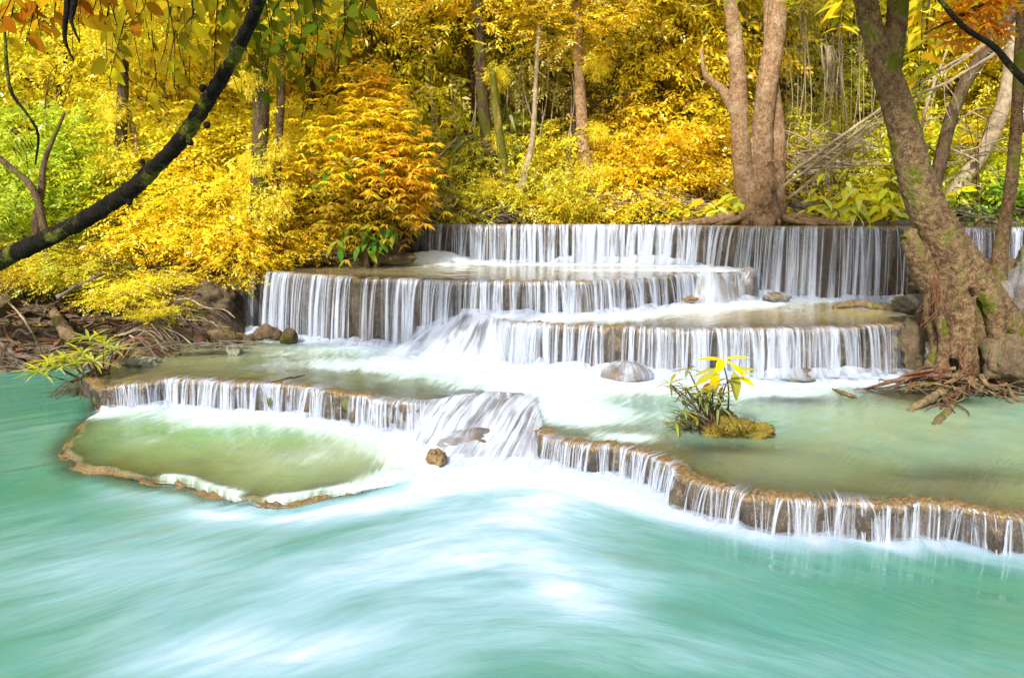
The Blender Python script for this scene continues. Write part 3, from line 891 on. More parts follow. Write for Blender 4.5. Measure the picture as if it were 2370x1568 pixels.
# ---- chutes: white water running down a slope between two levels
def chute(label, top, bot, bulge, seed, a0=1.0, rock=None, mat='mist', rows=34, cols=60, fade=(0.15, 0.15), sink=0.03):
    T, B = catmull(top, cols), catmull(bot, cols)
    t = np.linspace(0, 1, rows)
    V = T[None] * (1 - t[:, None, None]) + B[None] * t[:, None, None]
    zt = T[None, :, 2] * (1 - smooth(0.05, 0.95, t)[:, None]) + B[None, :, 2] * smooth(0.05, 0.95, t)[:, None]
    V[..., 2] = zt
    V[..., 2] += bulge * np.sin(np.pi * t)[:, None]
    V[..., 2] += 0.05 * fbm(V * 4, 3, seed) * np.sin(np.pi * t)[:, None]
    org = V.reshape(-1, 3).mean(0)
    root = thing('waterfall', label, 'waterfall', [org[0], org[1], B[:, 2].min()])
    o0 = np.array(root.location)
    R = V.copy()
    R[..., 2] -= sink + 0.05 * (1 + fbm(V * 7, 3, seed + 2))
    lo_, hi_ = int(cols * fade[0] * 0.5), cols - int(cols * fade[1] * 0.9)
    R = R[:, lo_:hi_]
    link('rock_bed', make_mesh('rock_bed', R.reshape(-1, 3) - o0, grid_faces(rows, hi_ - lo_)), rock or MAT['boulder'], root)
    u = np.linspace(0, 1, cols)
    A = a0 * smooth(0, fade[0], u)[None] * smooth(0, fade[1], 1 - u)[None] * smooth(-0.05, 0.1, t)[:, None] * (1 + 0 * V[..., 0])
    A = A * np.clip(0.85 + 1.9 * fbm(np.stack([V[..., 0] * 5, V[..., 1] * 2, V[..., 2]], -1), 3, seed + 5), 0.25, 1.4)
    W = np.linalg.norm(np.diff(T, axis=0), axis=1).sum()
    U = np.stack([np.repeat((u * max(W, 0.6))[None], rows, 0), np.repeat(t[:, None] * 1.5, cols, 1)], -1)
    link('white_water', make_mesh('white_water', V.reshape(-1, 3) - o0, grid_faces(rows, cols), {'a': A.ravel()}, U.reshape(-1, 2)), MAT[mat], root)
    return root

chute('broad white chute sliding from the upper right pool down to the middle pool', [P(1050, 684, 0.95), P(1085, 700, Z_A + .04), P(1130, 728, Z_A + .02), P(1190, 745, Z_A + .02)],
      [P(820, 802, 0.36), P(930, 830, 0.36), P(1050, 856, 0.36), P(1250, 862, 0.36)], 0.06, 31, 1.7, fade=(0.35, 0.4), sink=0.16)
chute('foaming white chute at centre pouring from the middle pool into the turquoise pool', [P(945, 926, 0.36), P(1010, 922, 0.365), P(1120, 906, 0.365), P(1228, 908, 0.35), P(1246, 935, 0.31), P(1256, 978, 0.28)],
      [P(930, 1010, 0.06), P(985, 1070, 0.02), P(1080, 1090, 0.01), P(1180, 1082, 0.01), P(1240, 1075, 0.01), P(1275, 1066, 0.01)], 0.05, 32, 1.0, mat='cascade', fade=(0.25, 0.12))
chute('white water sheet sliding over the rounded rock right of centre', [P(1610, 634, Z_B + .01), P(1660, 631, Z_B + .01), P(1712, 628, Z_B + .01)],
      [P(1590, 704, Z_A + .02), P(1665, 706, Z_A + .02), P(1735, 700, Z_A + .02)], 0.10, 33, 0.7)
# ------------------------------------------------------------------ leaves
def leaf_mesh(name, wid, fold=0.18, curl=0.25, n=5, tip=1.0):
    """one leaf of length 1 along +Y: folded along the midrib, bent towards the tip"""
    t = np.linspace(0, 1, n + 2)
    hw = wid * 0.5 * np.sin(np.pi * t ** 0.8) ** 0.85
    z = -curl * t ** 2
    V, rows = [], []
    for i in range(n + 2):
        V += [(-hw[i], t[i], z[i] + fold * hw[i]), (0, t[i], z[i]), (hw[i], t[i], z[i] + fold * hw[i])]
    F = []
    for i in range(n + 1):
        a = i * 3
        F += [[a, a + 1, a + 4, a + 3], [a + 1, a + 2, a + 5, a + 4]]
    me = make_mesh(name, np.array(V), np.array(F))
    me.materials.append(MAT['leaf_big'])
    return me

LEAF = {'oval': [leaf_mesh('oval_leaf', 0.50, 0.2, 0.2), leaf_mesh('oval_leaf', 0.44, 0.35, 0.35), leaf_mesh('oval_leaf', 0.56, 0.1, 0.08)],
        'lance': [leaf_mesh('lance_leaf', 0.15, 0.3, 0.35), leaf_mesh('lance_leaf', 0.18, 0.3, 0.15), leaf_mesh('lance_leaf', 0.13, 0.2, 0.55)],
        'broad': [leaf_mesh('broad_leaf', 0.36, 0.25, 0.3), leaf_mesh('broad_leaf', 0.30, 0.3, 0.5)]}

def leaf(parent, kind, at, d, size, color, up=(0, 0, 1), roll=0.0, R=None, twig=None):
    """one large leaf as a part of its plant; at and d in world axes"""
    k = LEAF[kind]
    me = k[int(R.integers(len(k)))]
    o = bpy.data.objects.new('leaf', me)
    COL.objects.link(o)
    o.parent = twig or parent                             # a leaf belongs to its twig; twigs share their plant's origin
    y = Vector(d).normalized()
    x = y.cross(Vector(up))
    if x.length < 1e-3:
        x = Vector((1, 0, 0))
    x.normalize()
    z = x.cross(y)
    m = Matrix((x, y, z)).transposed().to_4x4()
    m = m @ Matrix.Rotation(roll, 4, 'Y')
    m = Matrix.Translation(Vector(at) - parent.location) @ m @ Matrix.Scale(size, 4)
    o.matrix_local = m
    o.color = (*color, 1)
    return o

def spray_cloud(seed, rad, nclump, per, nl, L, W, droop=0.25, flatness=0.75, spread=0.30, lo=-1.0):
    """foliage: clumps in an ellipsoid, each of many twigs carrying two rows of small leaves"""
    R = np.random.default_rng(seed)
    rad = np.array(rad)
    d = R.normal(size=(nclump * 3, 3))
    d /= np.linalg.norm(d, axis=1)[:, None]
    cl = d * (R.random((len(d), 1)) ** 0.42)
    cl = cl[cl[:, 2] > lo][:nclump]
    csz = 0.6 + 0.8 * R.random(len(cl))
    ci = np.repeat(np.arange(len(cl)), per)
    n = len(ci)
    base = cl[ci] * rad + R.normal(size=(n, 3)) * spread * csz[ci][:, None] * np.array([1, 1, 0.42]) * min(rad)
    outd = base / rad
    dr = outd * np.array([1, 1, 0.15]) + R.normal(size=(n, 3)) * np.array([0.7, 0.7, 0.25])
    dr[:, 2] -= droop
    dr /= np.linalg.norm(dr, axis=1)[:, None]
    up = np.array([0, 0, 1.0]) + R.normal(size=(n, 3)) * (1 - flatness)
    side = np.cross(dr, up)
    side /= np.linalg.norm(side, axis=1)[:, None]
    nrm = np.cross(side, dr)
    lenw = nl * L * 0.40
    V = []
    for k in range(nl):
        f = (k + 0.6) / nl
        sg = 1 if k % 2 else -1
        p = base + dr * (lenw * f) - np.array([0, 0, 1]) * (droop * 0.5 * lenw * f * f)
        if k == nl - 1:
            ld = dr.copy()
        else:
            ld = dr * 0.55 + side * sg * 0.85
        ld = ld + R.normal(size=(n, 3)) * 0.22
        ld[:, 2] -= 0.45 * R.random(n)
        ld /= np.linalg.norm(ld, axis=1)[:, None]
        nn = nrm + R.normal(size=(n, 3)) * 0.35
        w = np.cross(ld, nn)
        w /= np.linalg.norm(w, axis=1)[:, None]
        l = L * (0.5 + 0.95 * R.random((n, 1)) ** 1.5)
        ww = W * (0.7 + 0.5 * R.random((n, 1))) * 0.5
        mid = p + ld * l * 0.45
        V.append(np.stack([p, mid + w * ww, p + ld * l + np.array([0, 0, -0.12]) * l, mid - w * ww], 1))
    V = np.concatenate(V, 0)
    m = len(V)
    return V.reshape(-1, 3), np.arange(m * 4).reshape(m, 4)

def cloud_mesh(name, *a, **k):
    v, f = spray_cloud(*a, **k)
    me = make_mesh(name, v, f, smooth_shade=False)
    me.materials.append(MAT['leaf'])
    return me

def trunk_mesh(name, seed, h, r, mat, limbs=9, lean=0.4, c0=0.3, crown=(1.6, 4.0)):
    R = np.random.default_rng(seed)
    mb = MB()
    ax = [np.array([0, 0, -0.4])]
    for k in range(1, 7):
        ax.append(np.array([R.normal(0, lean * 0.15) + lean * 0.1 * k, R.normal(0, 0.1), h * k / 6]))
    ax = catmull(np.array(ax), 26)
    mb.tube(ax, np.linspace(r, r * 0.35, 26) * (1 + 0.5 * np.exp(-np.arange(26) / 1.5)), 8, rough=0.12, seed=seed)
    for k in range(limbs):
        f = c0 + (1 - c0) * (k + R.random()) / limbs
        p = ax[int(f * 25)]
        a = R.random() * 6.28
        l = crown[0] * (0.6 + 0.5 * R.random())
        e = p + np.array([math.cos(a) * l, math.sin(a) * l, 0.35 + 0.5 * R.random()])
        m = (p + e) / 2 + np.array([0, 0, 0.18])
        mb.tube([p, m, e], [r * 0.42 * (1.1 - f * 0.6), r * 0.25, 0.008], 5, n=8)
    v = np.vstack(mb.v)
    me = make_mesh(name, v, np.vstack(mb.f))
    me.materials.append(mat)
    return me

TALL = [cloud_mesh('crown', 101 + i, rr, 90, 20, 10, 0.155, 0.062, 0.30, 0.35, 0.30) for i, rr in enumerate([(1.6, 1.6, 3.6), (1.8, 1.7, 3.2), (1.5, 1.6, 4.0)])]
FINE = [cloud_mesh('crown', 131 + i, (1.7, 1.7, 3.2), 90, 26, 12, 0.10, 0.042, 0.28, 0.45, 0.28) for i in range(2)]
SHRUB = [cloud_mesh('foliage', 151 + i, (0.95, 0.9, 0.75), 34, 24, 12, 0.078, 0.034, 0.22, 0.88, 0.30) for i in range(3)]
BROAD = [cloud_mesh('foliage', 171 + i, (0.9, 0.9, 0.8), 26, 16, 8, 0.17, 0.075, 0.3, 0.6, 0.30) for i in range(2)]
TRUNKS = [trunk_mesh('trunk', 201 + i, 7.5, 0.10 + 0.025 * i, MAT['bark_mid'], 20) for i in range(3)]
STEMS = [trunk_mesh('stem', 221 + i, 1.3, 0.03, MAT['bark_slim'], 16, 0.25, 0.15, (0.85, 0.8)) for i in range(2)]

GOLD, YEL, AMB, ORG, LIME, GRN, OLV, GLOW_PALE = (0.93, 0.71, 0.025), (0.94, 0.81, 0.04), (0.93, 0.68, 0.03), (0.92, 0.60, 0.03), (0.70, 0.74, 0.03), (0.24, 0.42, 0.03), (0.70, 0.66, 0.05), (0.94, 0.86, 0.24)  # palest yellow puts the sun glow at top centre into the leaf colour
CN = {GOLD: 'golden', YEL: 'yellow', AMB: 'amber', ORG: 'orange', LIME: 'lime green', GRN: 'dark green', OLV: 'olive green', GLOW_PALE: 'glow-lightened yellow'}

def ground_z(x, y):
    return float(land_h(np.array([x]), np.array([y]))[0])

def tree(label, x, d, kind, k, color, cz_, sc=1.0, sz=1.0, rot=None, group=None, trunk=None):
    """forest tree: trunk on the land, crown centred cz_ above the foot; x is a column of the photograph"""
    p = XD(x, d, 0)
    gz = ground_z(p[0], p[1])
    t = thing('tree', label, 'tree', (p[0], p[1], gz), group)
    rot = rot if rot is not None else (x * 0.37 + d * 1.7) % 6.28
    tr = link('trunk', TRUNKS[k % 3] if trunk is None else trunk, None, t)
    tr.rotation_euler = (0, 0, rot)
    tr.scale = (1, 1, max(0.6, (cz_ + 2.0 * sz) / 7.5))
    cr = link('crown', (TALL if kind == 'tall' else FINE)[k % (3 if kind == 'tall' else 2)], None, t)
    cr.location = (0.2 * math.cos(rot), 0.2 * math.sin(rot), cz_)
    cr.rotation_euler = (0, 0, rot)
    cr.scale = (sc, sc, sz)
    cr.color = (*color, 1)
    return t

def shrub(label, x, y, d, kind, k, color, sc=(1, 1, 1), rot=0.0, group=None, foot=None, lean=(0, 0)):
    """leafy shrub whose foliage is centred at (x, y) of the photograph at distance d"""
    c = D(x, y, d)
    gz = ground_z(c[0], c[1]) if foot is None else foot
    gz = min(gz, c[2] - 0.15)
    t = thing('shrub', label, 'shrub', (c[0], c[1], gz), group)
    st = link('stem', STEMS[k % 2], None, t)
    st.rotation_euler = (lean[0], lean[1], rot)
    st.scale = (1, 1, max(0.25, (c[2] - gz + 0.2) / 1.3))
    fo = link('foliage', (SHRUB[k % 3] if kind == 'fine' else BROAD[k % 2]), None, t)
    fo.location = (0, 0, c[2] - gz)
    fo.rotation_euler = (lean[0], lean[1], rot)
    fo.scale = sc
    fo.color = (*color, 1)
    return t

# ---- forest behind the cascade: (column, distance, kind, mesh, colour, crown height, width, tallness)
FOREST = [
    # nearest row, just behind the banks
    (-60, 14.5, 'fine', 0, LIME, 3.2, 0.9, 0.9), (150, 15.5, 'fine', 1, YEL, 3.6, 0.95, 1.0), (400, 16.0, 'fine', 0, YEL, 3.6, 1.0, 1.0), (560, 17.2, 'tall', 1, GOLD, 4.2, 1.0, 1.1),
    (730, 16.4, 'fine', 1, GOLD, 4.4, 0.95, 1.0), (960, 17.6, 'tall', 2, YEL, 4.6, 0.9, 1.0), (1090, 18.4, 'tall', 0, OLV, 4.2, 0.95, 1.1), (1260, 17.2, 'fine', 0, GLOW_PALE, 4.6, 0.9, 0.8),
    (1420, 17.6, 'fine', 1, YEL, 4.2, 1.0, 1.1), (1570, 17.2, 'tall', 1, GOLD, 3.8, 0.9, 1.0), (1660, 18.6, 'fine', 0, GLOW_PALE, 5.0, 1.1, 1.0), (1860, 19.0, 'fine', 1, GLOW_PALE, 4.9, 0.9, 1.0),
    (2010, 18.4, 'tall', 2, LIME, 4.6, 0.8, 0.9), (2180, 17.6, 'tall', 0, YEL, 4.9, 0.9, 0.9), (2330, 16.8, 'tall', 1, AMB, 5.0, 0.9, 0.8), (2460, 16.2, 'fine', 0, YEL, 3.4, 1.0, 1.1),
    (1100, 17.0, 'fine', 1, YEL, 6.0, 0.8, 0.7), (1330, 16.6, 'fine', 0, GLOW_PALE, 5.6, 0.9, 0.8), (1500, 16.9, 'tall', 2, YEL, 5.8, 0.9, 0.8), (1790, 17.4, 'fine', 1, GLOW_PALE, 6.0, 0.9, 0.8), (860, 16.8, 'tall', 0, GOLD, 6.2, 0.8, 0.7),
    # second row
    (20, 19.5, 'tall', 2, GOLD, 4.6, 1.2, 1.1), (260, 20.0, 'tall', 0, YEL, 4.6, 1.2, 1.1), (470, 20.8, 'fine', 1, GOLD, 5.2, 1.3, 1.2), (660, 21.0, 'tall', 1, YEL, 4.8, 1.2, 1.2),
    (850, 20.4, 'tall', 2, AMB, 5.6, 1.1, 1.1), (1020, 21.5, 'fine', 0, LIME, 5.6, 1.2, 1.1), (1190, 22.0, 'tall', 0, YEL, 5.6, 1.2, 1.2), (1350, 21.2, 'tall', 1, YEL, 5.8, 1.1, 1.1),
    (1510, 21.8, 'fine', 1, GLOW_PALE, 5.2, 1.3, 1.2), (1880, 22.4, 'tall', 0, GLOW_PALE, 5.4, 1.2, 1.2), (2060, 22.0, 'fine', 0, OLV, 4.8, 1.2, 1.2),
    (2240, 21.4, 'tall', 1, YEL, 5.0, 1.2, 1.2), (2420, 21.0, 'tall', 2, GOLD, 4.8, 1.2, 1.2), (-140, 18.0, 'tall', 0, AMB, 4.6, 1.2, 1.1),
    # far row on the slope
    (-60, 25.5, 'tall', 1, YEL, 5.2, 1.6, 1.5), (180, 26.0, 'tall', 2, LIME, 5.2, 1.6, 1.5), (420, 26.5, 'tall', 0, YEL, 5.6, 1.6, 1.5), (640, 26.0, 'tall', 1, GOLD, 5.8, 1.6, 1.5),
    (880, 27.0, 'tall', 2, YEL, 6.0, 1.6, 1.5), (1120, 26.5, 'tall', 0, OLV, 5.6, 1.6, 1.5), (1340, 27.0, 'tall', 1, GOLD, 6.0, 1.6, 1.5), 
    (2000, 26.6, 'tall', 1, OLV, 5.4, 1.6, 1.5), (2220, 27.0, 'tall', 2, GOLD, 5.8, 1.6, 1.5), (2450, 26.5, 'tall', 0, YEL, 5.6, 1.6, 1.5)]
ROWN = [('front row of the forest', 21), ('second row of the forest', 35), ('far row on the slope', 99)]
ORD = ['first', 'second', 'third', 'fourth', 'fifth', 'sixth', 'seventh', 'eighth', 'ninth', 'tenth', 'eleventh', 'twelfth', 'thirteenth', 'fourteenth', 'fifteenth', 'sixteenth', 'seventeenth', 'eighteenth', 'nineteenth', 'twentieth', 'twenty-first', 'twenty-second']
a0 = 0
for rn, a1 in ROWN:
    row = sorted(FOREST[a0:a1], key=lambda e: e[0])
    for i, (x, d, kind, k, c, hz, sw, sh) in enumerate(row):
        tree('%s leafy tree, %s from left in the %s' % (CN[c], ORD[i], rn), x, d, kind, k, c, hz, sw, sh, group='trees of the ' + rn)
    a0 = a1

# ---- trees whose bare trunks show between the leaves
def bare(label, pts, rad_px, mat, d, crown=None, group=None, knobs=0.10, seed=0, name='tree', cat='tree', seg=10):
    """trunk through points (x, y[, d]) of the photograph, radius in its pixels; optional crown (kind, k, colour, lift, sw, sh)"""
    w = np.array([D(p[0], p[1], p[2] if len(p) > 2 else d) for p in pts])
    rr = np.array(rad_px) * w[:, 1] / FPX
    t = thing(name, label, cat, w[0], group)
    mb = MB()
    mb.tube(w, rr, seg, n=max(14, len(pts) * 5), rough=knobs, seed=seed)
    mb.build('trunk', mat, t, w[0])
    if crown:
        kind, k, col_, up, sw, sh = crown
        cr = link('crown', (TALL if kind == 'tall' else FINE)[k], None, t)
        cr.location = Vector(w[-1] - w[0]) + Vector((0, 0, up))
        cr.scale = (sw, sw, sh)
        cr.rotation_euler = (0, 0, seed)
        cr.color = (*col_, 1)
    return t

bare('thick brown trunk clothed in small yellow leaves, left of the orange bush', [(603, 556), (602, 480), (600, 400), (603, 300), (606, 200), (600, 60), (598, -60)], [24, 22, 19, 18, 17, 15, 13], MAT['bark_mid'], 12.4, ('fine', 0, YEL, 0.6, 0.8, 0.5), seed=1)
bare('slender dark trunk right beside the thick brown trunk', [(640, 520), (640, 440), (645, 330), (650, 220), (652, 90), (655, -40)], [11, 10, 9, 9, 8, 7], MAT['bark_slim'], 12.5, ('fine', 1, YEL, 0.6, 0.7, 0.45), seed=2)
bare('dark upright trunk seen above the curving dark limb at left', [(278, 430), (278, 370), (281, 300), (284, 225), (286, 120), (290, -20)], [14, 13, 13, 12, 11, 9], MAT['bark_mid'], 12.8, ('fine', 0, YEL, 0.7, 0.8, 0.5), seed=3)
bare('short pinkish trunk beside the dark upright trunk at left', [(322, 420), (318, 360), (312, 320), (304, 285), (296, 240)], [8, 7, 7, 6, 4], MAT['bark_twin'], 12.9, seed=4)
bare('tall pale trunk behind the palm leaves at centre', [(1150, 470), (1140, 400), (1128, 320), (1116, 220), (1110, 100), (1104, -20)], [18, 16, 15, 14, 13, 11], MAT['bark_mid'], 15.7, ('tall', 0, GOLD, 0.8, 0.8, 0.5), seed=5)
bare('mossy green-yellow trunk leaning left at centre', [(1172, 440), (1165, 380), (1156, 310), (1148, 250), (1138, 150)], [12, 11, 10, 9, 7], MAT['bark_moss'], 15.45, seed=6)
bare('brown trunk wrapped in leaves right of the hanging vines', [(1372, 450), (1362, 400), (1350, 340), (1346, 270), (1340, 150), (1338, 0)], [17, 15, 14, 13, 11, 9], MAT['bark_twin'], 15.5, ('fine', 1, GOLD, 0.6, 0.8, 0.5), seed=7)
bare('grey trunk with peeling roots below the vines at centre', [(1205, 440), (1215, 400), (1228, 350), (1236, 280), (1240, 190), (1248, 60)], [14, 10, 7, 6, 5, 4], MAT['deadwood'], 15.4, seed=8)
bare('slim brown trunk at the right edge standing on a wet boulder', [(2308, 668), (2312, 610), (2322, 540), (2338, 440), (2350, 320), (2358, 180), (2364, 40), (2366, -60)], [24, 19, 15, 14, 13, 12, 11, 10], MAT['bark_lean'], 10.4, seed=9)
bare('dark slanting trunk crossing behind the fork of the leaning tree', [(2135, 530), (2155, 450), (2172, 390), (2196, 290), (2230, 200), (2290, 105), (2345, 25), (2400, -60)], [16, 15, 15, 14, 14, 14, 13, 12], MAT['bark_slim'], 14.3, seed=10)
bare('pale bent trunk at right behind the slim brown trunk', [(2190, 470), (2240, 400), (2290, 320), (2322, 240), (2336, 150), (2345, -20)], [16, 18, 18, 16, 13, 10], MAT['deadwood'], 14.6, seed=11)
bare('thin straight sapling at the far right edge', [(2346, 520), (2352, 400), (2356, 280), (2362, 130), (2368, -30)], [6, 6, 5, 5, 4], MAT['deadwood'], 14.6, seed=12)
bare('dark bare sapling leaning on the left bank', [(120, 640), (100, 520), (78, 440), (40, 400), (-10, 360)], [10, 9, 8, 7, 6], MAT['bark_slim'], 11.4, seed=13)
bare('thin forked sapling with green leaves on the left bank', [(70, 690), (74, 610), (84, 520), (96, 440), (104, 370), (150, 260)], [12, 11, 10, 8, 6, 3], MAT['bark_slim'], 11.6, seed=14)
bare('bent thin branch hanging at the left edge', [(10, 60), (22, 200), (60, 260), (88, 310), (82, 380)], [3, 4, 3, 3, 2], MAT['bark_shaded'], 7.0, seed=15, name='branch', cat='branch', seg=6)
bare('thin dark branch arching across the top right corner', [(2155, -30), (2200, 30), (2240, 70), (2300, 108), (2345, 160), (2400, 215)], [5, 6, 6, 7, 8, 9], MAT['bark_shaded'], 7.6, seed=16, name='branch', cat='branch', seg=8)

# leaves climbing the two front trunks at left
for t in [o for o in COL.objects if o.get('label', '').startswith(('thick brown trunk', 'slender dark trunk', 'dark upright trunk', 'brown trunk wrapped', 'tall pale trunk'))]:
    for k, (h, s_) in enumerate(((0.4, 0.30), (1.2, 0.20), (2.4, 0.24))):
        fo = link('climbing_leaves', SHRUB[k], None, [c for c in t.children if c.name.startswith('trunk')][0])
        fo.location = (0.02, -0.05, h)
        fo.rotation_euler = (0, 0, k * 2.1)
        fo.scale = (s_, s_, s_ * 1.6)
        fo.color = (*YEL, 1)

# ---- twin-stemmed tree on the far bank
def px(v, d):
    return v * d / FPX

TWD = 14.4
base = D(1765, 516, TWD)
tw = thing('tree', 'pinkish twin-stemmed tree with a gnarled base above the waterfall', 'tree', base)
mb = MB()
for pts, rp in (([(1752, 540), (1738, 470), (1722, 400), (1714, 320), (1710, 230), (1704, 120), (1692, 20), (1684, -90)], [38, 31, 24, 21, 19, 17, 15, 13]),
                ([(1768, 545), (1768, 470), (1764, 390), (1764, 310), (1772, 220), (1786, 130), (1797, 50), (1802, -90)], [40, 31, 26, 24, 23, 23, 21, 18]),
                ([(1790, 545), (1796, 460), (1798, 380), (1796, 300), (1792, 240), (1786, 170)], [32, 22, 20, 19, 17, 12])):
    w = np.array([D(x, y, TWD + (0.18 if pts[0][0] == 1790 else 0)) for x, y in pts])
    mb.tube(w, [px(v, TWD) for v in rp], 14, n=44, rough=0.10, seed=len(mb.v))
R = np.random.default_rng(5)
for k in range(34):
    x, y = 1765 + R.normal(0, 26), 512 - abs(R.normal(0, 34))
    mb.ball(D(x, y, TWD - 0.40 + 0.006 * abs(x - 1765)), px(9 + 15 * R.random(), TWD), 12, 8, 0.5, k)
tw_o = mb.build('trunk', MAT['bark_twin'], tw, base)
organic(tw_o, 0.016, 0.03, 0.10)
mb = MB()
mb.tube([D(x, y, TWD - 0.02) for x, y in ((1712, 285), (1690, 235), (1668, 205), (1648, 190), (1630, 165), (1622, 110))], [px(v, TWD) for v in (15, 14, 11, 8, 5, 3)], 8, n=20, rough=0.15)
mb.build('limb', MAT['bark_twin'], tw, base)
mb = MB()
mb.tube([D(x, y, TWD + .1) for x, y in ((1788, 190), (1782, 110), (1778, 40), (1776, -60))], [px(v, TWD) for v in (13, 12, 11, 9)], 8, n=16, rough=0.1)
mb.build('limb', MAT['bark_twin'], tw, base)
cr = link('crown', TALL[1], None, tw)
cr.location = (0.0, 0.4, 6.6)
cr.scale = (1.3, 1.2, 0.5)
cr.color = (*YEL, 1)
for k in range(9):
    pts = [D(1765 + (k - 4) * 22, 500, TWD - 0.2), D(1765 + (k - 4) * 36, 511, TWD - 0.35), D(1765 + (k - 4) * 55 + R.normal(0, 10), 519, TWD - 0.45)]
    m2 = MB()
    m2.tube(pts, [0.07, 0.05, 0.02], 7, n=10, rough=0.2, seed=k)
    m2.build('root', MAT['bark_twin'], tw, base)

# ---- leaning tree at right
LD = 8.75
base = D(2235, 850, LD)
lt = thing('tree', 'large leaning tree with buttressed roots at right', 'tree', base)
mb = MB()
def limb(pts, rp, d=LD, n=36, rough=0.10, seg=14):
    w = np.array([D(p[0], p[1], p[2] if len(p) > 2 else d) for p in pts])
    mb.tube(w, [px(v, q[1]) for v, q in zip(rp, w)], seg, n=n, rough=rough, seed=len(mb.v) + 3)
limb([(2262, 860), (2242, 760), (2215, 660), (2186, 570), (2150, 490), (2122, 420), (2104, 350), (2084, 270), (2062, 200), (2050, 160), (2046, 140)], [44, 50, 50, 48, 43, 38, 35, 32, 31, 30, 28], n=60, rough=0.07, seg=20)
limb([(2052, 175), (2032, 110), (2012, 40), (1990, -60)], [30, 25, 24, 22])
limb([(2056, 175), (2068, 110), (2076, 40), (2084, -60)], [28, 23, 23, 22])
limb([(2104, 552, LD - 0.15), (2128, 600, LD - 0.16), (2155, 665, LD - 0.12), (2185, 740, LD)], [20, 27, 26, 28])
limb([(2116, 530, LD - 0.1), (2102, 556, LD - 0.12)], [10, 19], n=8)
limb([(2200, 560, LD), (2262, 650, LD - 0.05), (2310, 720, LD - 0.05), (2375, 790, LD - 0.05), (2440, 850, LD)], [40, 40, 38, 36, 34])
limb([(2262, 650, LD - 0.25), (2296, 700, LD - 0.32), (2306, 760, LD - 0.32), (2308, 830, LD - 0.3)], [26, 24, 20, 20])
limb([(2180, 640, LD - 0.28), (2172, 720, LD - 0.34), (2186, 790, LD - 0.36), (2178, 850, LD - 0.36)], [18, 14, 13, 16])
limb([(2230, 690, LD - 0.30), (2240, 770, LD - 0.38), (2234, 850, LD - 0.40), (2220, 890, LD - 0.4)], [26, 18, 15, 17])
limb([(2200, 700, LD - 0.22), (2216, 760, LD - 0.30), (2206, 830, LD - 0.32)], [30, 22, 16])
limb([(2160, 640, LD - 0.1), (2150, 720, LD - 0.18), (2166, 800, LD - 0.2), (2150, 860, LD - 0.2)], [16, 12, 12, 16])
lt_o = mb.build('trunk', MAT['bark_lean'], lt, base)
organic(lt_o, 0.013, 0.035, 0.06)
cr = link('crown', TALL[0], None, lt)
cr.location = Vector(D(2040, -330, LD) - base)
cr.scale = (1.1, 1.1, 0.35)
cr.color = (*YEL, 1)
R = np.random.default_rng(15)
for k in range(16):                                    # thin reddish root hairs on the trunk foot
    x, y = ((2160, 700), (2245, 840))[k % 2]
    m2 = MB()
    p0 = D(x + R.normal(0, 8), y - 60 + R.normal(0, 15), LD - 0.42)
    p1 = D(x + R.normal(0, 16), y + R.normal(0, 12), LD - 0.48)
    p2 = D(x + R.normal(0, 24), y + 45 + R.normal(0, 14), LD - 0.5)
    m2.tube([p0, p1, p2], [0.007, 0.006, 0.004], 5, n=8)
    m2.build('root', MAT['root_red'], lt, base)
def surface_root(pts, r0, r1, mat, z=None, seed=0, parent=lt, org=base, name='root'):
    w = [np.array(p) for p in pts]
    m2 = MB()
    m2.tube(w, np.linspace(r0, r1, len(w)), 8, n=5 * len(w), rough=0.22, seed=seed)
    return m2.build(name, mat, parent, org)
for k, (pts, r0, r1) in enumerate([
        ([(2200, 850, .52), (2130, 866, .42), (2050, 886, .32), (1985, 905, .22)], .07, .02), ([(2215, 868, .48), (2160, 880, .36), (2110, 896, .27), (2080, 918, .2)], .05, .02),
        ([(2230, 872, .46), (2200, 892, .34), (2178, 920, .28), (2150, 946, .2)], .05, .02), ([(2250, 872, .44), (2226, 900, .32), (2190, 925, .27), (2172, 960, .22), (2155, 1000, .17)], .055, .018),
        ([(2270, 868, .46), (2290, 895, .36), (2330, 905, .3), (2390, 915, .24)], .045, .02), ([(2300, 866, .46), (2330, 890, .36), (2350, 920, .28), (2400, 945, .2)], .04, .015),
        ([(2180, 860, .48), (2120, 872, .36), (2090, 880, .3), (2050, 880, .22)], .04, .02), ([(2240, 880, .42), (2270, 905, .32), (2310, 908, .28)], .03, .015),
        ([(2190, 885, .4), (2220, 875, .44), (2260, 890, .36)], .03, .02), ([(2150, 870, .42), (2200, 866, .46), (2250, 872, .44)], .03, .03),
        ([(2340, 850, .5), (2350, 880, .4), (2362, 905, .3)], .04, .025), ([(2170, 905, .3), (2196, 930, .28), (2215, 945, .2)], .025, .015), ([(2100, 885, .32), (2140, 890, .32), (2190, 880, .4)], .03, .02)]):
    w3 = np.array([P(*p) for p in pts])
    surface_root(w3, r0 * 0.62, r1 * 0.5, MAT['root_tan' if k % 3 else 'root_red'], seed=k)
    for j in range(3):                                   # finer roots running beside it
        q3 = w3 + R.normal(size=w3.shape) * np.array([0.10, 0.06, 0.02]) * np.linspace(0.6, 1.6, len(w3))[:, None]
        surface_root(q3, r0 * 0.28, r1 * 0.22, MAT[('root_tan', 'root', 'root_red')[(k + j) % 3]], seed=k * 5 + j)

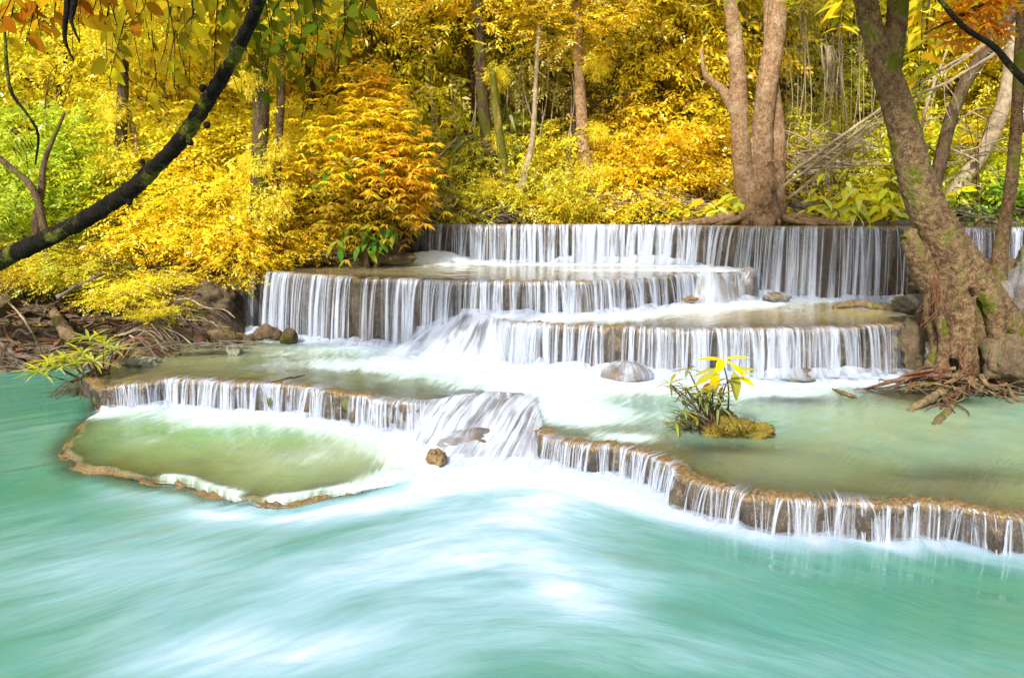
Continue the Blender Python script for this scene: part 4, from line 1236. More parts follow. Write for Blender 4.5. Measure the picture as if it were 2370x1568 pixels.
# ---- dark curving tree at upper left with large leaves overhead
base = np.array([-8.9, 11.2, ground_z(-8.9, 11.2)])
dk = thing('tree', 'dark curving tree limb sweeping up from the left edge', 'tree', base)
mb = MB()
pts = [(-130, 700, 10.4), (-60, 640, 10.0), (0, 600, 9.6), (100, 556, 9.2), (200, 505, 8.8), (300, 440, 8.4), (400, 345, 7.9), (470, 250, 7.4), (530, 150, 6.9), (578, 55, 6.5), (612, -30, 6.2), (650, -150, 5.9)]
rp = [27, 25, 23, 20, 19, 19, 18, 17, 16, 15, 14, 13]
w = np.array([base] + [D(*p) for p in pts])
mb.tube(w, [0.22] + [px(v, q[1]) for v, q in zip(rp, w[1:])], 14, n=110, rough=0.16, seed=4)
for x, y, r_ in ((410, 330, 9), (470, 205, 10), (480, 290, 9), (300, 470, 8), (360, 385, 9), (330, 375, 7), (560, 85, 8), (440, 330, 8)):
    d_ = float(np.interp(x, [p[0] for p in pts], [p[2] for p in pts]))
    mb.ball(D(x, y, d_), px(r_ * 1.15, d_), 10, 7, 0.3, x)
organic(mb.build('trunk', MAT['bark_shaded'], dk, base), 0.022, 0.03, 0.10)
R = np.random.default_rng(77)
BRN, OLB, DGR = (0.32, 0.11, 0.006), (0.22, 0.17, 0.008), (0.08, 0.13, 0.008)  # leaf tones darkened: backlit shade overhead is put into these colours
def hang_twig(x0, y0, d0, x1, y1, nleaf, size, c1, c2):
    a, e = D(x0, y0, d0), D(x1, y1, d0 + R.normal(0, 0.15))
    m = (a + e) / 2 + np.array([R.normal(0, 0.08), R.normal(0, 0.08), -0.03])
    cv = catmull(np.array([a, m, e]), 14)
    m2 = MB()
    m2.tube(cv, np.linspace(0.007, 0.0025, 14), 5)
    tg_ = m2.build('twig', MAT['bark_shaded'], dk, base)
    for k in range(nleaf):
        f = 0.15 + 0.85 * (k + R.random() * 0.5) / nleaf
        p = cv[min(13, int(f * 13))]
        sd = 1 if k % 2 else -1
        dirn = np.array([sd * (0.5 + 0.5 * R.random()), R.normal(0, 0.5), -0.45 - 0.6 * R.random()])
        f2 = R.random()
        cc = tuple(np.array(c1) * (1 - f2) + np.array(c2) * f2)
        leaf(dk, 'oval', p, dirn, size * (0.7 + 0.55 * R.random()), cc, up=(R.normal(0, 0.6), -1, 0.7 + R.normal(0, 0.4)), roll=R.normal(0, 0.5), R=R, twig=tg_)
for k in range(13):
    x = -10 + 25 * k + R.normal(0, 12)
    hang_twig(x + 30, -90, 5.6 + R.random(), x, 40 + 75 * R.random() - 0.1 * x, 6, 0.15, BRN, (0.62, 0.30, 0.01))
for k in range(26):
    x = 240 + 13 * k + R.normal(0, 10)
    hang_twig(x + R.normal(0, 30), -90, 6.6 + 1.2 * R.random(), x, 80 + 170 * R.random(), 8, 0.16, OLB, (0.60, 0.46, 0.015))
for k in range(22):
    x = 540 + 14 * k + R.normal(0, 10)
    hang_twig(x + R.normal(0, 25), -80, 6.6 + 1.2 * R.random(), x, (60 + 160 * R.random()) * (1.1 if 590 < x < 720 else 0.75), 8, 0.15, DGR, OLB)
for x, y in ((165, 20), (150, 60)):
    m2 = MB()
    m2.tube([D(x + 12, -60, 5.0), D(x + 5, 20, 5.0), D(x, y + 30, 5.0), D(x + 20, y + 80, 5.0)], [0.022, 0.018, 0.012, 0.004], 7, n=14)
    m2.build('twig', MAT['bark_shaded'], dk, base)
# ------------------------------------------------------------------ shrubs on the banks
shrub('yellow fine-leaved shrub overhanging the left bank beside the thick trunk', 560, 430, 13.4, 'fine', 0, GOLD, (1.25, 1.1, 1.15), 0.5)
shrub('bright yellow shrub below the curving dark limb', 440, 470, 12.9, 'fine', 1, YEL, (1.25, 1.1, 1.0), 1.9)
shrub('amber shrub left of the fallen root bank, under the dark limb', 330, 530, 12.5, 'fine', 2, GOLD, (1.15, 1.0, 0.9), 3.1)
shrub('orange-tinted shrub at the foot of the thick trunk', 560, 540, 12.9, 'fine', 1, AMB, (1.1, 0.9, 0.7), 0.9)
shrub('low yellow shrub above the left end of the middle waterfall', 660, 560, 12.9, 'fine', 2, GOLD, (0.9, 0.7, 0.55), 4.0)
shrub('small yellow shrub trailing over the boulder beside the waterfall', 540, 600, 12.2, 'fine', 0, GOLD, (0.7, 0.6, 0.55), 2.2)
shrub('yellow branch of leaves drooping over the dark roots at left', 340, 660, 11.4, 'fine', 1, YEL, (0.75, 0.5, 0.42), 0.2)
shrub('lowest drooping yellow spray nearly touching the root bank', 385, 715, 11.0, 'fine', 2, YEL, (0.42, 0.4, 0.26), 5.0)
shrub('olive yellow shrub at the left edge under the dark limb', 190, 610, 11.9, 'fine', 0, OLV, (0.9, 0.7, 0.55), 1.1)
shrub('yellow shrub hanging over the stump at the left edge', 60, 600, 11.6, 'fine', 1, GOLD, (0.7, 0.6, 0.5), 2.8)
shrub('lime green shrub at left above the curving limb', 120, 330, 13.2, 'fine', 2, (0.50, 0.62, 0.03), (1.3, 1.2, 1.2), 3.6)
shrub('lime green shrub at the left edge below the first sapling fork', 60, 470, 12.4, 'fine', 0, (0.46, 0.58, 0.03), (1.1, 1.0, 0.9), 0.7)
shrub('yellow green shrub between the lime shrubs and the dark upright trunk', 230, 440, 13.0, 'fine', 1, LIME, (1.2, 1.0, 1.0), 5.3)
shrub('yellow shrub left of the orange bush, high up', 700, 330, 14.2, 'fine', 2, YEL, (1.3, 1.2, 1.3), 2.0)
shrub('golden shrub left of the orange bush, low down', 690, 450, 13.8, 'fine', 0, GOLD, (1.1, 1.0, 1.1), 4.4)
shrub('golden shrub high above the yellow bank at left', 420, 330, 14.2, 'fine', 1, YEL, (1.5, 1.3, 1.3), 0.1)
BACK = [(1040, 470, 15.6, OLV, .9), (1090, 430, 16.4, OLV, 1.3), (1180, 470, 15.7, YEL, .9), (1270, 465, 15.6, OLV, 1.0), (1330, 480, 15.5, GOLD, .8), (1240, 400, 16.6, OLV, 1.2), (1420, 430, 16.4, GOLD, 1.4), (1500, 330, 16.8, AMB, 1.5),
        (1560, 400, 16.2, AMB, 1.4), (1640, 380, 16.6, GOLD, 1.3), (1480, 470, 15.9, YEL, 1.0), (1360, 360, 17.0, YEL, 1.4), (1050, 330, 17.2, OLV, 1.3), (1600, 300, 17.4, YEL, 1.5), (1860, 330, 17.0, OLV, 1.2), (1900, 420, 16.8, YEL, 1.2),
        (1980, 340, 17.0, OLV, 1.4), (2000, 440, 16.4, OLV, 1.1), (2120, 380, 16.6, LIME, 1.1), (2230, 330, 16.8, YEL, 1.4), (2280, 430, 15.6, LIME, 1.0), (2350, 400, 15.4, LIME, 1.1), (2340, 480, 14.6, GRN, .8), (2240, 470, 15.0, LIME, .8), (1160, 340, 17.6, LIME, 1.2)]
for i, (x, y, d, c, s_) in enumerate(sorted(BACK)):
    shrub('%s undergrowth shrub, %s' % (CN[c], ('number %d' % (i + 1), '')[1] or [
        'nearest the orange bush', 'behind the orange bush', 'under the tall pale trunk', 'beside the tall pale trunk', 'over the mossy trunk', 'right of the mossy trunk', 'above the grey peeling trunk', 'right of the grey peeling trunk', 'left of the leaf-wrapped trunk',
        'high above the leaf-wrapped trunk', 'right of the leaf-wrapped trunk', 'low on the far bank left of the twin stems', 'high left of the twin stems', 'midway left of the twin stems', 'highest left of the twin stems', 'touching the twin stems on the left',
        'high right of the twin stems', 'low right of the twin stems', 'high between twin stems and leaning tree', 'low between twin stems and leaning tree', 'just behind the leaning tree', 'high right of the leaning tree', 'low right of the leaning tree', 'left of the slim brown trunk', 'lowest at the right edge', 'highest at the right edge'][i]),
        x, y, d, 'fine' if c not in (LIME, GRN) else ('fine', 'broad')[i % 2], i, c, (s_, s_ * 0.9, s_ * 0.95), i * 1.3, group='undergrowth of the far bank')

# ---- orange bush with long leaves
c = D(860, 590, 12.9)
base = np.array([c[0], c[1], 1.2])
ob = thing('bush', 'large orange bush with long narrow leaves by the upper waterfall', 'bush', base)
R = np.random.default_rng(3)
mb = MB()
for k in range(7):
    a = R.random() * 6.28
    e = D(860 + R.normal(0, 60), 250 + 170 * R.random(), 12.9 + R.normal(0, 0.3))
    mb.tube([base + [0.1 * math.cos(a), 0.1 * math.sin(a), -0.3], base + [0.16 * math.cos(a), 0.16 * math.sin(a), 0.5], (base + e) / 2 + [0, 0, 0.3], e], [0.06, 0.05, 0.035, 0.01], 8, n=20, rough=0.1, seed=k)
mb.build('stem', MAT['bark_slim'], ob, base)
def whorls(seed, centres, n, L, W):
    """tufts of long narrow leaves at the tips of twigs"""
    R = np.random.default_rng(seed)
    V = []
    for (p, r) in centres:
        for k in range(n):
            q = p + R.normal(size=3) * r * np.array([0.5, 0.5, 0.42])
            od = (q - p) / (r + 1e-6) + np.array([0, -0.3, 0.2])
            for j in range(9):
                a = j * 2.4 + R.random()
                d_ = np.array([math.cos(a), math.sin(a), 0.1 - 0.5 * R.random()]) + 0.4 * od
                d_ /= np.linalg.norm(d_)
                w = np.cross(d_, [0, 0, 1.0] + R.normal(size=3) * 0.3)
                w /= np.linalg.norm(w)
                l = L * (0.6 + 0.7 * R.random())
                hw = W * 0.5
                V.append([q, q + d_ * l * 0.4 + w * hw, q + d_ * l + np.array([0, 0, -0.3 * l]), q + d_ * l * 0.4 - w * hw])
    V = np.array(V)
    return V.reshape(-1, 3), np.arange(len(V) * 4).reshape(-1, 4)
def foliage_of(parent, base, seed, lst, n, L, W, col_, label=None):
    v, f_ = whorls(seed, [(D(x, y, d), r) for x, y, d, r in lst], n, L, W)
    me = make_mesh('foliage', v - base, f_, smooth_shade=False)
    o = link('foliage', me, MAT['leaf'], parent)
    o.color = (*col_, 1)
    if label:
        o['label'] = label
    return o
foliage_of(ob, base, 41, [(850, 245, 13.0, .55), (795, 310, 12.9, .6), (905, 285, 12.9, .5), (870, 335, 12.6, .62), (790, 390, 12.8, .55)], 72, 0.155, 0.04, GOLD, 'golden upper leaves')
foliage_of(ob, base, 42, [(925, 345, 12.8, .5), (945, 410, 12.7, .5), (895, 405, 12.5, .55), (870, 200, 13.2, .4), (960, 465, 12.9, .35)], 76, 0.155, 0.042, ORG, 'deep orange leaves on the right side')
foliage_of(ob, base, 43, [(800, 440, 12.6, .6), (860, 470, 12.5, .6), (830, 510, 12.6, .5), (910, 490, 12.6, .5), (770, 490, 12.8, .45)], 66, 0.14, 0.042, (0.50, 0.36, 0.02), 'olive lower leaves')
for k in range(34):
    x, y = 775 + 160 * R.random(), 535 + R.normal(0, 22)
    if k > 22:
        x, y = 790 + R.normal(0, 40), 400 + R.normal(0, 40)
    p = D(x, y, 12.35 + 0.2 * R.random())
    leaf(ob, 'broad', p, (R.normal(0, 0.7), -0.5, -0.5 + R.normal(0, 0.3)), 0.20 + 0.10 * R.random(), (0.10, 0.26, 0.03) if k % 3 else (0.34, 0.38, 0.04), up=(0, -0.6, 1), R=R)

# ---- large-leaved lime shrubs on the far bank
def leafy(label, x, y, d, n, sx, sy, size, cols, kind='broad', foot=None, name='leafy_plant', seed=0, stemcol='bark_slim', group=None, hang=False):
    R = np.random.default_rng(seed)
    c = D(x, y, d)
    gz = ground_z(c[0], c[1]) if foot is None else foot
    if hang:
        gz = D(x, -160, d)[2]
    t = thing(name, label, 'branch' if hang else 'plant', (c[0], c[1], gz), group)
    b0 = np.array(t.location)
    ns = max(3, n // 8)
    tips = []
    for k in range(ns):
        e = D(x + R.normal(0, sx * 0.55), y + R.normal(0, sy * 0.45), d + R.normal(0, 0.2))
        m2 = MB()
        st = b0 + np.array([R.normal(0, 0.06), R.normal(0, 0.06), -0.05])
        mid = (st + e) / 2 + np.array([R.normal(0, 0.05), R.normal(0, 0.05), 0.08])
        cv = catmull(np.array([st, mid, e]), 10)
        m2.tube(cv, np.linspace(0.016, 0.005, 10), 5)
        tips.append((cv, m2.build('stem', MAT[stemcol], t, b0)))
    for k in range(n):
        cv, so = tips[k % ns]
        p = cv[int(3 + 6 * R.random())] + R.normal(size=3) * 0.03
        a = R.random() * 6.28
        dr = np.array([math.cos(a), math.sin(a) * 0.8 - 0.3, 0.15 - 0.7 * R.random()])
        leaf(t, kind, p, dr, size * (0.65 + 0.6 * R.random()), cols[int(R.integers(len(cols)))], up=(R.normal(0, 0.3), -0.5, 1), roll=R.normal(0, 0.3), R=R, twig=so)
    return t
LY = [(0.86, 0.82, 0.06), (0.74, 0.78, 0.06), (0.88, 0.74, 0.03), (0.82, 0.84, 0.22)]
LG = [(0.35, 0.48, 0.04), (0.18, 0.36, 0.04), (0.55, 0.58, 0.05)]
leafy('lime yellow large-leaved plant at the left foot of the twin-stemmed tree', 1680, 462, 14.5, 120, 40, 40, 0.34, LY, seed=51)
leafy('small lime plant further left of the twin-stemmed tree', 1590, 492, 15.2, 44, 36, 14, 0.26, LY, seed=52)
leafy('low lime plant at the right foot of the twin-stemmed tree', 1850, 485, 14.4, 40, 28, 16, 0.27, LY, seed=53)
leafy('big lime yellow large-leaved plant between the twin-stemmed tree and the leaning tree', 1970, 440, 14.3, 200, 56, 48, 0.36, LY, seed=54)
leafy('lime yellow plant just left of the leaning trunk', 2050, 455, 14.3, 110, 32, 40, 0.36, LY, seed=55)
leafy('yellow leafy plant hanging over the fallen poles left of the leaning trunk', 1935, 370, 14.6, 50, 34, 26, 0.28, LY, seed=56)
leafy('large drooping yellow leaves at the top left of the leaning trunk', 1955, 80, 13.2, 60, 40, 80, 0.40, [(0.7, 0.62, 0.03), (0.55, 0.55, 0.03), (0.8, 0.6, 0.02)], name='leafy_branch', seed=57, hang=True)
leafy('yellow long-leaved branch hanging right of the leaning trunk', 2140, 150, 12.6, 60, 34, 90, 0.38, [(0.72, 0.62, 0.03), (0.8, 0.55, 0.02), (0.5, 0.5, 0.03)], name='leafy_branch', seed=58, hang=True)
leafy('bright green leafy plant low at the right edge', 2320, 420, 14.5, 80, 46, 36, 0.28, LG, seed=59)
leafy('green and yellow plant right of the leaning trunk base', 2220, 450, 14.4, 80, 40, 26, 0.24, LG + LY, seed=60)
leafy('golden fern-like plant on the bank at the left end of the upper waterfall', 1030, 490, 15.2, 30, 26, 14, 0.26, [(0.8, 0.62, 0.02), (0.7, 0.6, 0.03)], 'lance', seed=61)
leafy('yellow seedling with round leaves dangling at the right edge', 2290, 268, 14.5, 6, 50, 4, 0.27, [(0.85, 0.55, 0.01)], 'oval', seed=62)
leafy('cluster of bluish green palm-like leaves at centre', 1165, 215, 16.2, 34, 40, 18, 0.5, [(0.30, 0.36, 0.18), (0.40, 0.42, 0.2)], 'lance', seed=63)
leafy('second cluster of bluish palm-like leaves below the first at centre', 1090, 300, 16.2, 30, 40, 22, 0.5, [(0.26, 0.32, 0.14), (0.36, 0.38, 0.16)], 'lance', seed=64)

# ---- orange leafy branch in the top right corner
t = thing('leafy_branch', 'orange leafy branch hanging in the top right corner', 'branch', D(2290, -40, 9.5))
b0 = np.array(t.location)
mb = MB()
for k in range(4):
    mb.tube([D(2390, -60, 9.6), D(2310 - 20 * k, -10 + 12 * k, 9.5), D(2230 - 30 * k, 30 + 16 * k, 9.4)], [0.02, 0.012, 0.004], 5, n=12)
mb.build('stem', MAT['bark_slim'], t, b0)
foliage_of(t, b0, 44, [(2320, 0, 9.5, .28), (2260, 15, 9.4, .28), (2200, 60, 9.5, .22), (2300, 60, 9.6, .22)], 22, 0.15, 0.04, (0.9, 0.42, 0.015))

# ------------------------------------------------------------------ fallen wood on the far bank
def pole(label, pts, r0, r1, mat='deadwood', name='fallen_pole', cat='fallen branch', group=None, twigs=0, seed=0, dd=None):
    R = np.random.default_rng(seed)
    w = np.array([D(*p) for p in pts])
    t = thing(name, label, cat, w[0], group)
    mb = MB()
    cv = catmull(w, 30)
    cv = cv + 0.05 * np.stack([fbm(np.stack([np.arange(30) * 0.25, np.full(30, seed * 1.7 + j), np.zeros(30)], -1), 3, seed + j) for j in range(3)], 1)
    mb.tube(cv, np.linspace(r0, r1, 30), 7, rough=0.12, seed=seed)
    sh = mb.build('shaft', MAT[mat], t, w[0])
    for k in range(twigs):
        p = cv[int(R.integers(4, 28))]
        e = p + np.array([R.normal(0, 0.4), R.normal(0, 0.2), -0.15 - 0.5 * R.random()])
        m2 = MB()
        m2.tube([p, (p + e) / 2 + R.normal(size=3) * 0.06, e], [r0 * 0.35, r0 * 0.28, 0.004], 5, n=8)
        m2.build('twig', MAT[mat], sh, w[0])
    return t
pole('long bleached pole leaning across behind the leaning tree, topmost of three', [(1812, 418, 14.6), (1930, 330, 14.2), (2040, 250, 13.9), (2200, 150, 13.4), (2390, 30, 12.8)], 0.034, 0.022, seed=1, twigs=12)
pole('long bleached pole leaning across behind the leaning tree, middle of three', [(1806, 440, 14.5), (1930, 345, 14.1), (2050, 262, 13.8), (2210, 178, 13.3), (2390, 70, 12.7)], 0.03, 0.02, seed=2, twigs=12)
pole('long bleached pole leaning across behind the leaning tree, lowest of three', [(1820, 462, 14.3), (1900, 395, 14.1), (2000, 310, 13.8), (2060, 262, 13.6)], 0.028, 0.016, seed=3, twigs=10)
pole('pale forked dead branch standing right of the leaning trunk', [(2105, 440, 14.6), (2140, 260, 14.6), (2172, 170, 14.7), (2190, 120, 14.8)], 0.045, 0.02, seed=4, twigs=3)
pole('thick grey log lying on the far bank between the two big trees', [(1830, 470, 15.0), (1930, 478, 14.8), (2040, 488, 14.6)], 0.09, 0.06, 'stick', 'fallen_log', 'log', seed=5)
pole('brown log slanting on the far bank left of the twin-stemmed tree', [(1385, 508, 15.0), (1450, 478, 15.3), (1560, 452, 15.8)], 0.09, 0.05, 'stick', 'fallen_log', 'log', seed=6)
pole('thin dark branch arching over the far bank at centre', [(990, 360, 15.6), (1030, 400, 15.5), (1050, 450, 15.4), (1048, 490, 15.3)], 0.02, 0.012, 'stick', 'fallen_branch', seed=7)
def brush(label, x, y, d, sx, sy, n, length, seed, mat='deadwood', r=0.014):
    """heap of dead branches, each branch its own part"""
    R = np.random.default_rng(seed)
    b0 = D(x, y, d)
    b0[2] = max(ground_z(b0[0], b0[1]), 0.0)
    t = thing('brush_heap', label, 'dead branches', b0)
    for k in range(n):
        p = D(x + R.normal(0, sx), y + R.normal(0, sy), d + R.normal(0, 0.25))
        a = R.normal(0, 0.5) + (0 if R.random() < 0.6 else 2.5)
        l = length * (0.5 + R.random())
        dv = np.array([math.cos(a), R.normal(0, 0.3), math.sin(a) * 0.5]) * l * 0.5
        m = p + R.normal(size=3) * 0.10 * l
        m2 = MB()
        m2.tube([p - dv, m, p + dv], np.array([1.0, 0.8, 0.35]) * r * (0.5 + R.random()), 5, n=9, rough=0.1, seed=k)
        m2.build('branch', MAT[mat], t, b0)
    return t
brush('tangle of bleached dead branches right of the twin-stemmed tree', 1890, 380, 15.0, 60, 42, 60, 0.9, 71)
brush('heap of pale dead twigs on the far bank left of the twin-stemmed tree', 1530, 470, 15.4, 80, 18, 55, 0.9, 72)
brush('low heap of dead twigs under the big lime plant', 1960, 490, 14.5, 90, 10, 40, 0.7, 73, 'stick')
brush('tangle of thin dry branches right of the leaning tree', 2230, 350, 14.7, 50, 60, 36, 0.8, 74)
brush('heap of dark twigs on the bank behind the slim brown trunk', 2260, 498, 14.3, 70, 10, 36, 0.7, 75, 'stick')
brush('heap of dry twigs at the centre of the far bank', 1120, 498, 15.2, 90, 10, 50, 0.8, 76, 'stick')
brush('heap of brown twigs behind the orange bush', 970, 470, 15.0, 40, 24, 36, 0.7, 77, 'deadwood', 0.011)
brush('heap of twigs under the orange bush above the middle ledge', 730, 590, 12.9, 50, 12, 36, 0.5, 78, 'stick', 0.012)
# ---- hanging vines
R = np.random.default_rng(9)
def vine(label, x, y0, y1, d, sway, r, group):
    w = [D(x + sway * math.sin(k * 1.1 + x), y0 + (y1 - y0) * k / 5, d + R.normal(0, 0.05)) for k in range(6)]
    mb = MB()
    mb.tube(w, r, 5, n=24)
    one('vine', label, 'vine', mb, MAT['deadwood'], w[-1], group)
for k in range(12):
    vine('thin pale vine hanging left of centre, %s from the left of its group' % ORD[k], 1010 + 28 * k + R.normal(0, 9), 40 + 160 * R.random(), 400 + 60 * R.random(), 15.9 + R.random(), 8 + 8 * R.random(), 0.010 + 0.008 * R.random(), 'vines left of centre')
for k in range(11):
    vine('thin pale vine hanging right of the twin-stemmed tree, %s from the left of its group' % ORD[k], 1830 + 19 * k + R.normal(0, 6), -20 + 120 * R.random(), 300 + 110 * R.random(), 15.4 + R.random(), 5 + 6 * R.random(), 0.009 + 0.006 * R.random(), 'vines right of the twin stems')
t = thing('vine_bundle', 'bundle of dry pale fibres hanging right of the twin-stemmed tree', 'vine', D(1925, 215, 14.8))
b0 = np.array(t.location)
for k in range(12):
    m2 = MB()
    x = 1915 + R.normal(0, 6)
    m2.tube([D(x, 105, 14.8), D(x + 6 + R.normal(0, 4), 150, 14.8), D(x + 16 + R.normal(0, 7), 215 + R.normal(0, 10), 14.8)], [0.012, 0.014, 0.004], 5, n=10)
    m2.build('fibre', MAT['deadwood'], t, b0)

# ------------------------------------------------------------------ left bank: roots, stump, logs, boulders
def tangle(label, n, xr, yf, seed, rmin, rmax, mats, name='root_tangle', length=1.0):
    R = np.random.default_rng(seed)
    x0 = (xr[0] + xr[1]) / 2
    b0 = P(x0, yf(x0)[1], 0.2)
    t = thing(name, label, 'roots', b0)
    for k in range(n):
        x = xr[0] + (xr[1] - xr[0]) * R.random()
        ya, yb = yf(x)
        f = R.random()
        c0 = D(x, ya + (yb - ya) * f, 10.0)
        # drop each root on the bank surface in that direction
        dd = np.linspace(9.6, 13.5, 80)
        qs = np.array([D(x, ya + (yb - ya) * f, v_) for v_ in dd])
        hit = np.where(qs[:, 2] <= land_h(qs[:, 0], qs[:, 1]) + 0.06)[0]
        d_ = dd[hit[0]] if len(hit) else 10.2
        q = D(x, ya + (yb - ya) * f, d_)
        a = R.normal(0.25, 0.55) if R.random() < 0.7 else R.normal(1.6, 0.4)
        l = length * (0.25 + 0.65 * R.random())
        pts = []
        for s_ in np.linspace(-1, 1, 6):
            pp = q + np.array([math.cos(a) * l * s_, 0, math.sin(a) * l * 0.6 * s_]) + R.normal(size=3) * 0.06 * l
            pts.append(pp)
        pts = np.array(pts)
        g = land_h(pts[:, 0], pts[:, 1])
        pts[:, 2] = 0.45 * pts[:, 2] + 0.55 * np.maximum(g, -0.1) + 0.05 + 0.06 * R.random(6)
        pts[:, 1] -= 0.06
        r = rmin + (rmax - rmin) * R.random() ** 2
        m2 = MB()
        m2.tube(pts, np.linspace(r, r * 0.5, 6), 6, n=16, rough=0.2, seed=k)
        m2.build('root', MAT[mats[int(R.integers(len(mats)))]], t, b0)
    return t
tangle('dense tangle of dark brown roots on the left bank', 95, (10, 330), lambda x: (690, 838 - 0.06 * x), 81, 0.010, 0.045, ['root', 'root', 'stick', 'root_red'])
tangle('fan of thin grey roots hanging below the drooping yellow spray', 60, (320, 480), lambda x: (705, 806 - 0.08 * (x - 320)), 82, 0.007, 0.020, ['stick', 'root', 'deadwood'], length=0.7)
tangle('bundle of fine grey roots reaching the water at the far left', 44, (0, 200), lambda x: (810, 858), 83, 0.006, 0.016, ['stick', 'stick', 'root'], length=0.7)
brush('scatter of fallen sticks along the waterline of the left bank', 440, 800, 10.35, 70, 5, 30, 0.45, 79, 'stick', 0.010)

def rock(label, x, y, d, r, sc, mat, seed, name='rock', z=None, rough=0.55, group=None, cat='rock', veil=0.0):
    c = D(x, y, d)
    if z is not None:
        c[2] = z
    mb = MB()
    mb.ball(c, r, 56, 36, rough, seed, sc, 1.5)
    v = mb.v[0]
    sm = v.copy()
    v += (v - c) * ((0.08 if veil else 0.22) * fbm(v * (2.2 / r), 5, seed) + (0.04 if veil else 0.10) * fbm(v * (9.0 / r), 3, seed + 3))[:, None]
    if not veil:
        return one(name, label, cat, mb, mat, c, group)
    t = thing(name, label, cat, c, group)
    mb.build('stone', mat, t, c)
    # thin white water running over it
    k = (sm - c) * 1.04 + np.array([0, 0, 0.012])
    a = np.arctan2(sm[:, 1] - c[1], sm[:, 0] - c[0])
    up = (sm[:, 2] - c[2]) / (r * sc[2])
    al = veil * np.clip(0.7 + 1.8 * fbm(sm * 7, 3, seed), 0.0, 1.6)
    me = make_mesh('white_water', k, mb.f[0], {'a': al}, np.stack([a * r * 1.5, up * 0.6], 1))
    link('white_water', me, MAT['cascade'], t)
    return t
rock('large grey-brown boulder on the left bank beside the middle waterfall', 490, 700, 11.7, 0.36, (1.0, 0.8, 0.85), MAT['mound'], 1, 'boulder')
rock('dark earthy rock wall between the boulder and the middle waterfall', 560, 690, 12.25, 0.42, (0.7, 0.6, 1.25), MAT['dark_rock'], 2, 'boulder')
rock('pale mossy rock lying in the shallow water at left', 322, 838, 9.6, 0.17, (1.3, 0.7, 0.42), MAT['grey_rock'], 3)
rock('small pale stone standing in the middle pool', 542, 815, 10.1, 0.11, (1.0, 0.8, 0.8), MAT['grey_rock'], 4)
rock('dark wet rock below the lower right waterfall', 1848, 872, 8.9, 0.17, (1.25, 0.8, 0.5), MAT['dark_rock'], 5)
rock('smooth brown boulder washed by foam below the striped waterfall', 1450, 872, 8.85, 0.27, (1.1, 0.8, 0.66), MAT['boulder'], 6, 'boulder', rough=0.2, veil=0.6)
rock('rounded brown boulder in the foaming chute at centre', 1095, 1030, 7.12, 0.30, (1.4, 1.0, 0.5), MAT['boulder'], 7, 'boulder', rough=0.35, veil=0.45)
rock('small golden boulder at the left foot of the foaming chute', 1008, 1062, 6.6, 0.10, (0.8, 0.9, 0.9), MAT['rim'], 8, 'boulder')
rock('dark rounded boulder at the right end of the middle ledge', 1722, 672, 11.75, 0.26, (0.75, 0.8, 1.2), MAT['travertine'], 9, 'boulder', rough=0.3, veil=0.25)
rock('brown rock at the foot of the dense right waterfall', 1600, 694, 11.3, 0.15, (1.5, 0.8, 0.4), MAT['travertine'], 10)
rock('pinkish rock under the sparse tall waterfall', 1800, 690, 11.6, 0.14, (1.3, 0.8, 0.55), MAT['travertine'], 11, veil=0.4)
rock('brown mossy rock at the left end of the upper waterfall', 905, 598, 12.9, 0.24, (1.5, 0.9, 0.5), MAT['mound'], 12)
rock('dark wet boulder at the left side of the leaning tree', 2120, 705, 9.6, 0.22, (1.3, 0.9, 0.6), MAT['dark_rock'], 13, 'boulder', rough=0.25)
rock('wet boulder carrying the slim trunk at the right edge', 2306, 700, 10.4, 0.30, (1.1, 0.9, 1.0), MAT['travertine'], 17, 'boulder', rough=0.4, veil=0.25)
rock('wet boulder at the right edge below the upper waterfall', 2372, 690, 10.2, 0.30, (0.8, 0.9, 1.35), MAT['boulder'], 18, 'boulder', rough=0.4, veil=0.3)
rock('tall dark rock at the far right edge beside the upper waterfall', 2385, 610, 10.6, 0.2, (0.8, 0.8, 1.5), MAT['grey_rock'], 19)
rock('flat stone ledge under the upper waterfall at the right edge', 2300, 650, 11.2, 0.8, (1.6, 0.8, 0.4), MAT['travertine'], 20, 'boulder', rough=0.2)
chute('white trickle running over the wet boulders at the right edge', [P(2180, 610, 1.38), P(2290, 612, 1.38), P(2400, 615, 1.38)], [D(2240, 735, 10.1), D(2320, 742, 10.0), D(2420, 745, 9.9)], 0.16, 34, 0.9, MAT['travertine'])

# stones along the waterline of the far bank, each its own thing
for k, (x, r_) in enumerate([(1430, .12), (1475, .08), (1560, .09), (1640, .14), (1690, .10), (1850, .11), (1900, .07), (1985, .13), (2040, .10), (2090, .12)]):
    p = XD(x, float(np.interp(x, [1500, 1650, 1900, 2370], [15.15, 14.4, 14.15, 13.95])) + 0.05 * (k % 3), 1.93)
    mb = MB()
    mb.ball(p, r_, 16, 10, 0.4, k + 50, (1.7, 0.8, 0.6))
    one('stone', 'brown stone on the waterline of the far bank, %s from left' % ORD[k], 'stone', mb, MAT['boulder' if k % 2 else 'mound'], p, 'stones on the far waterline')

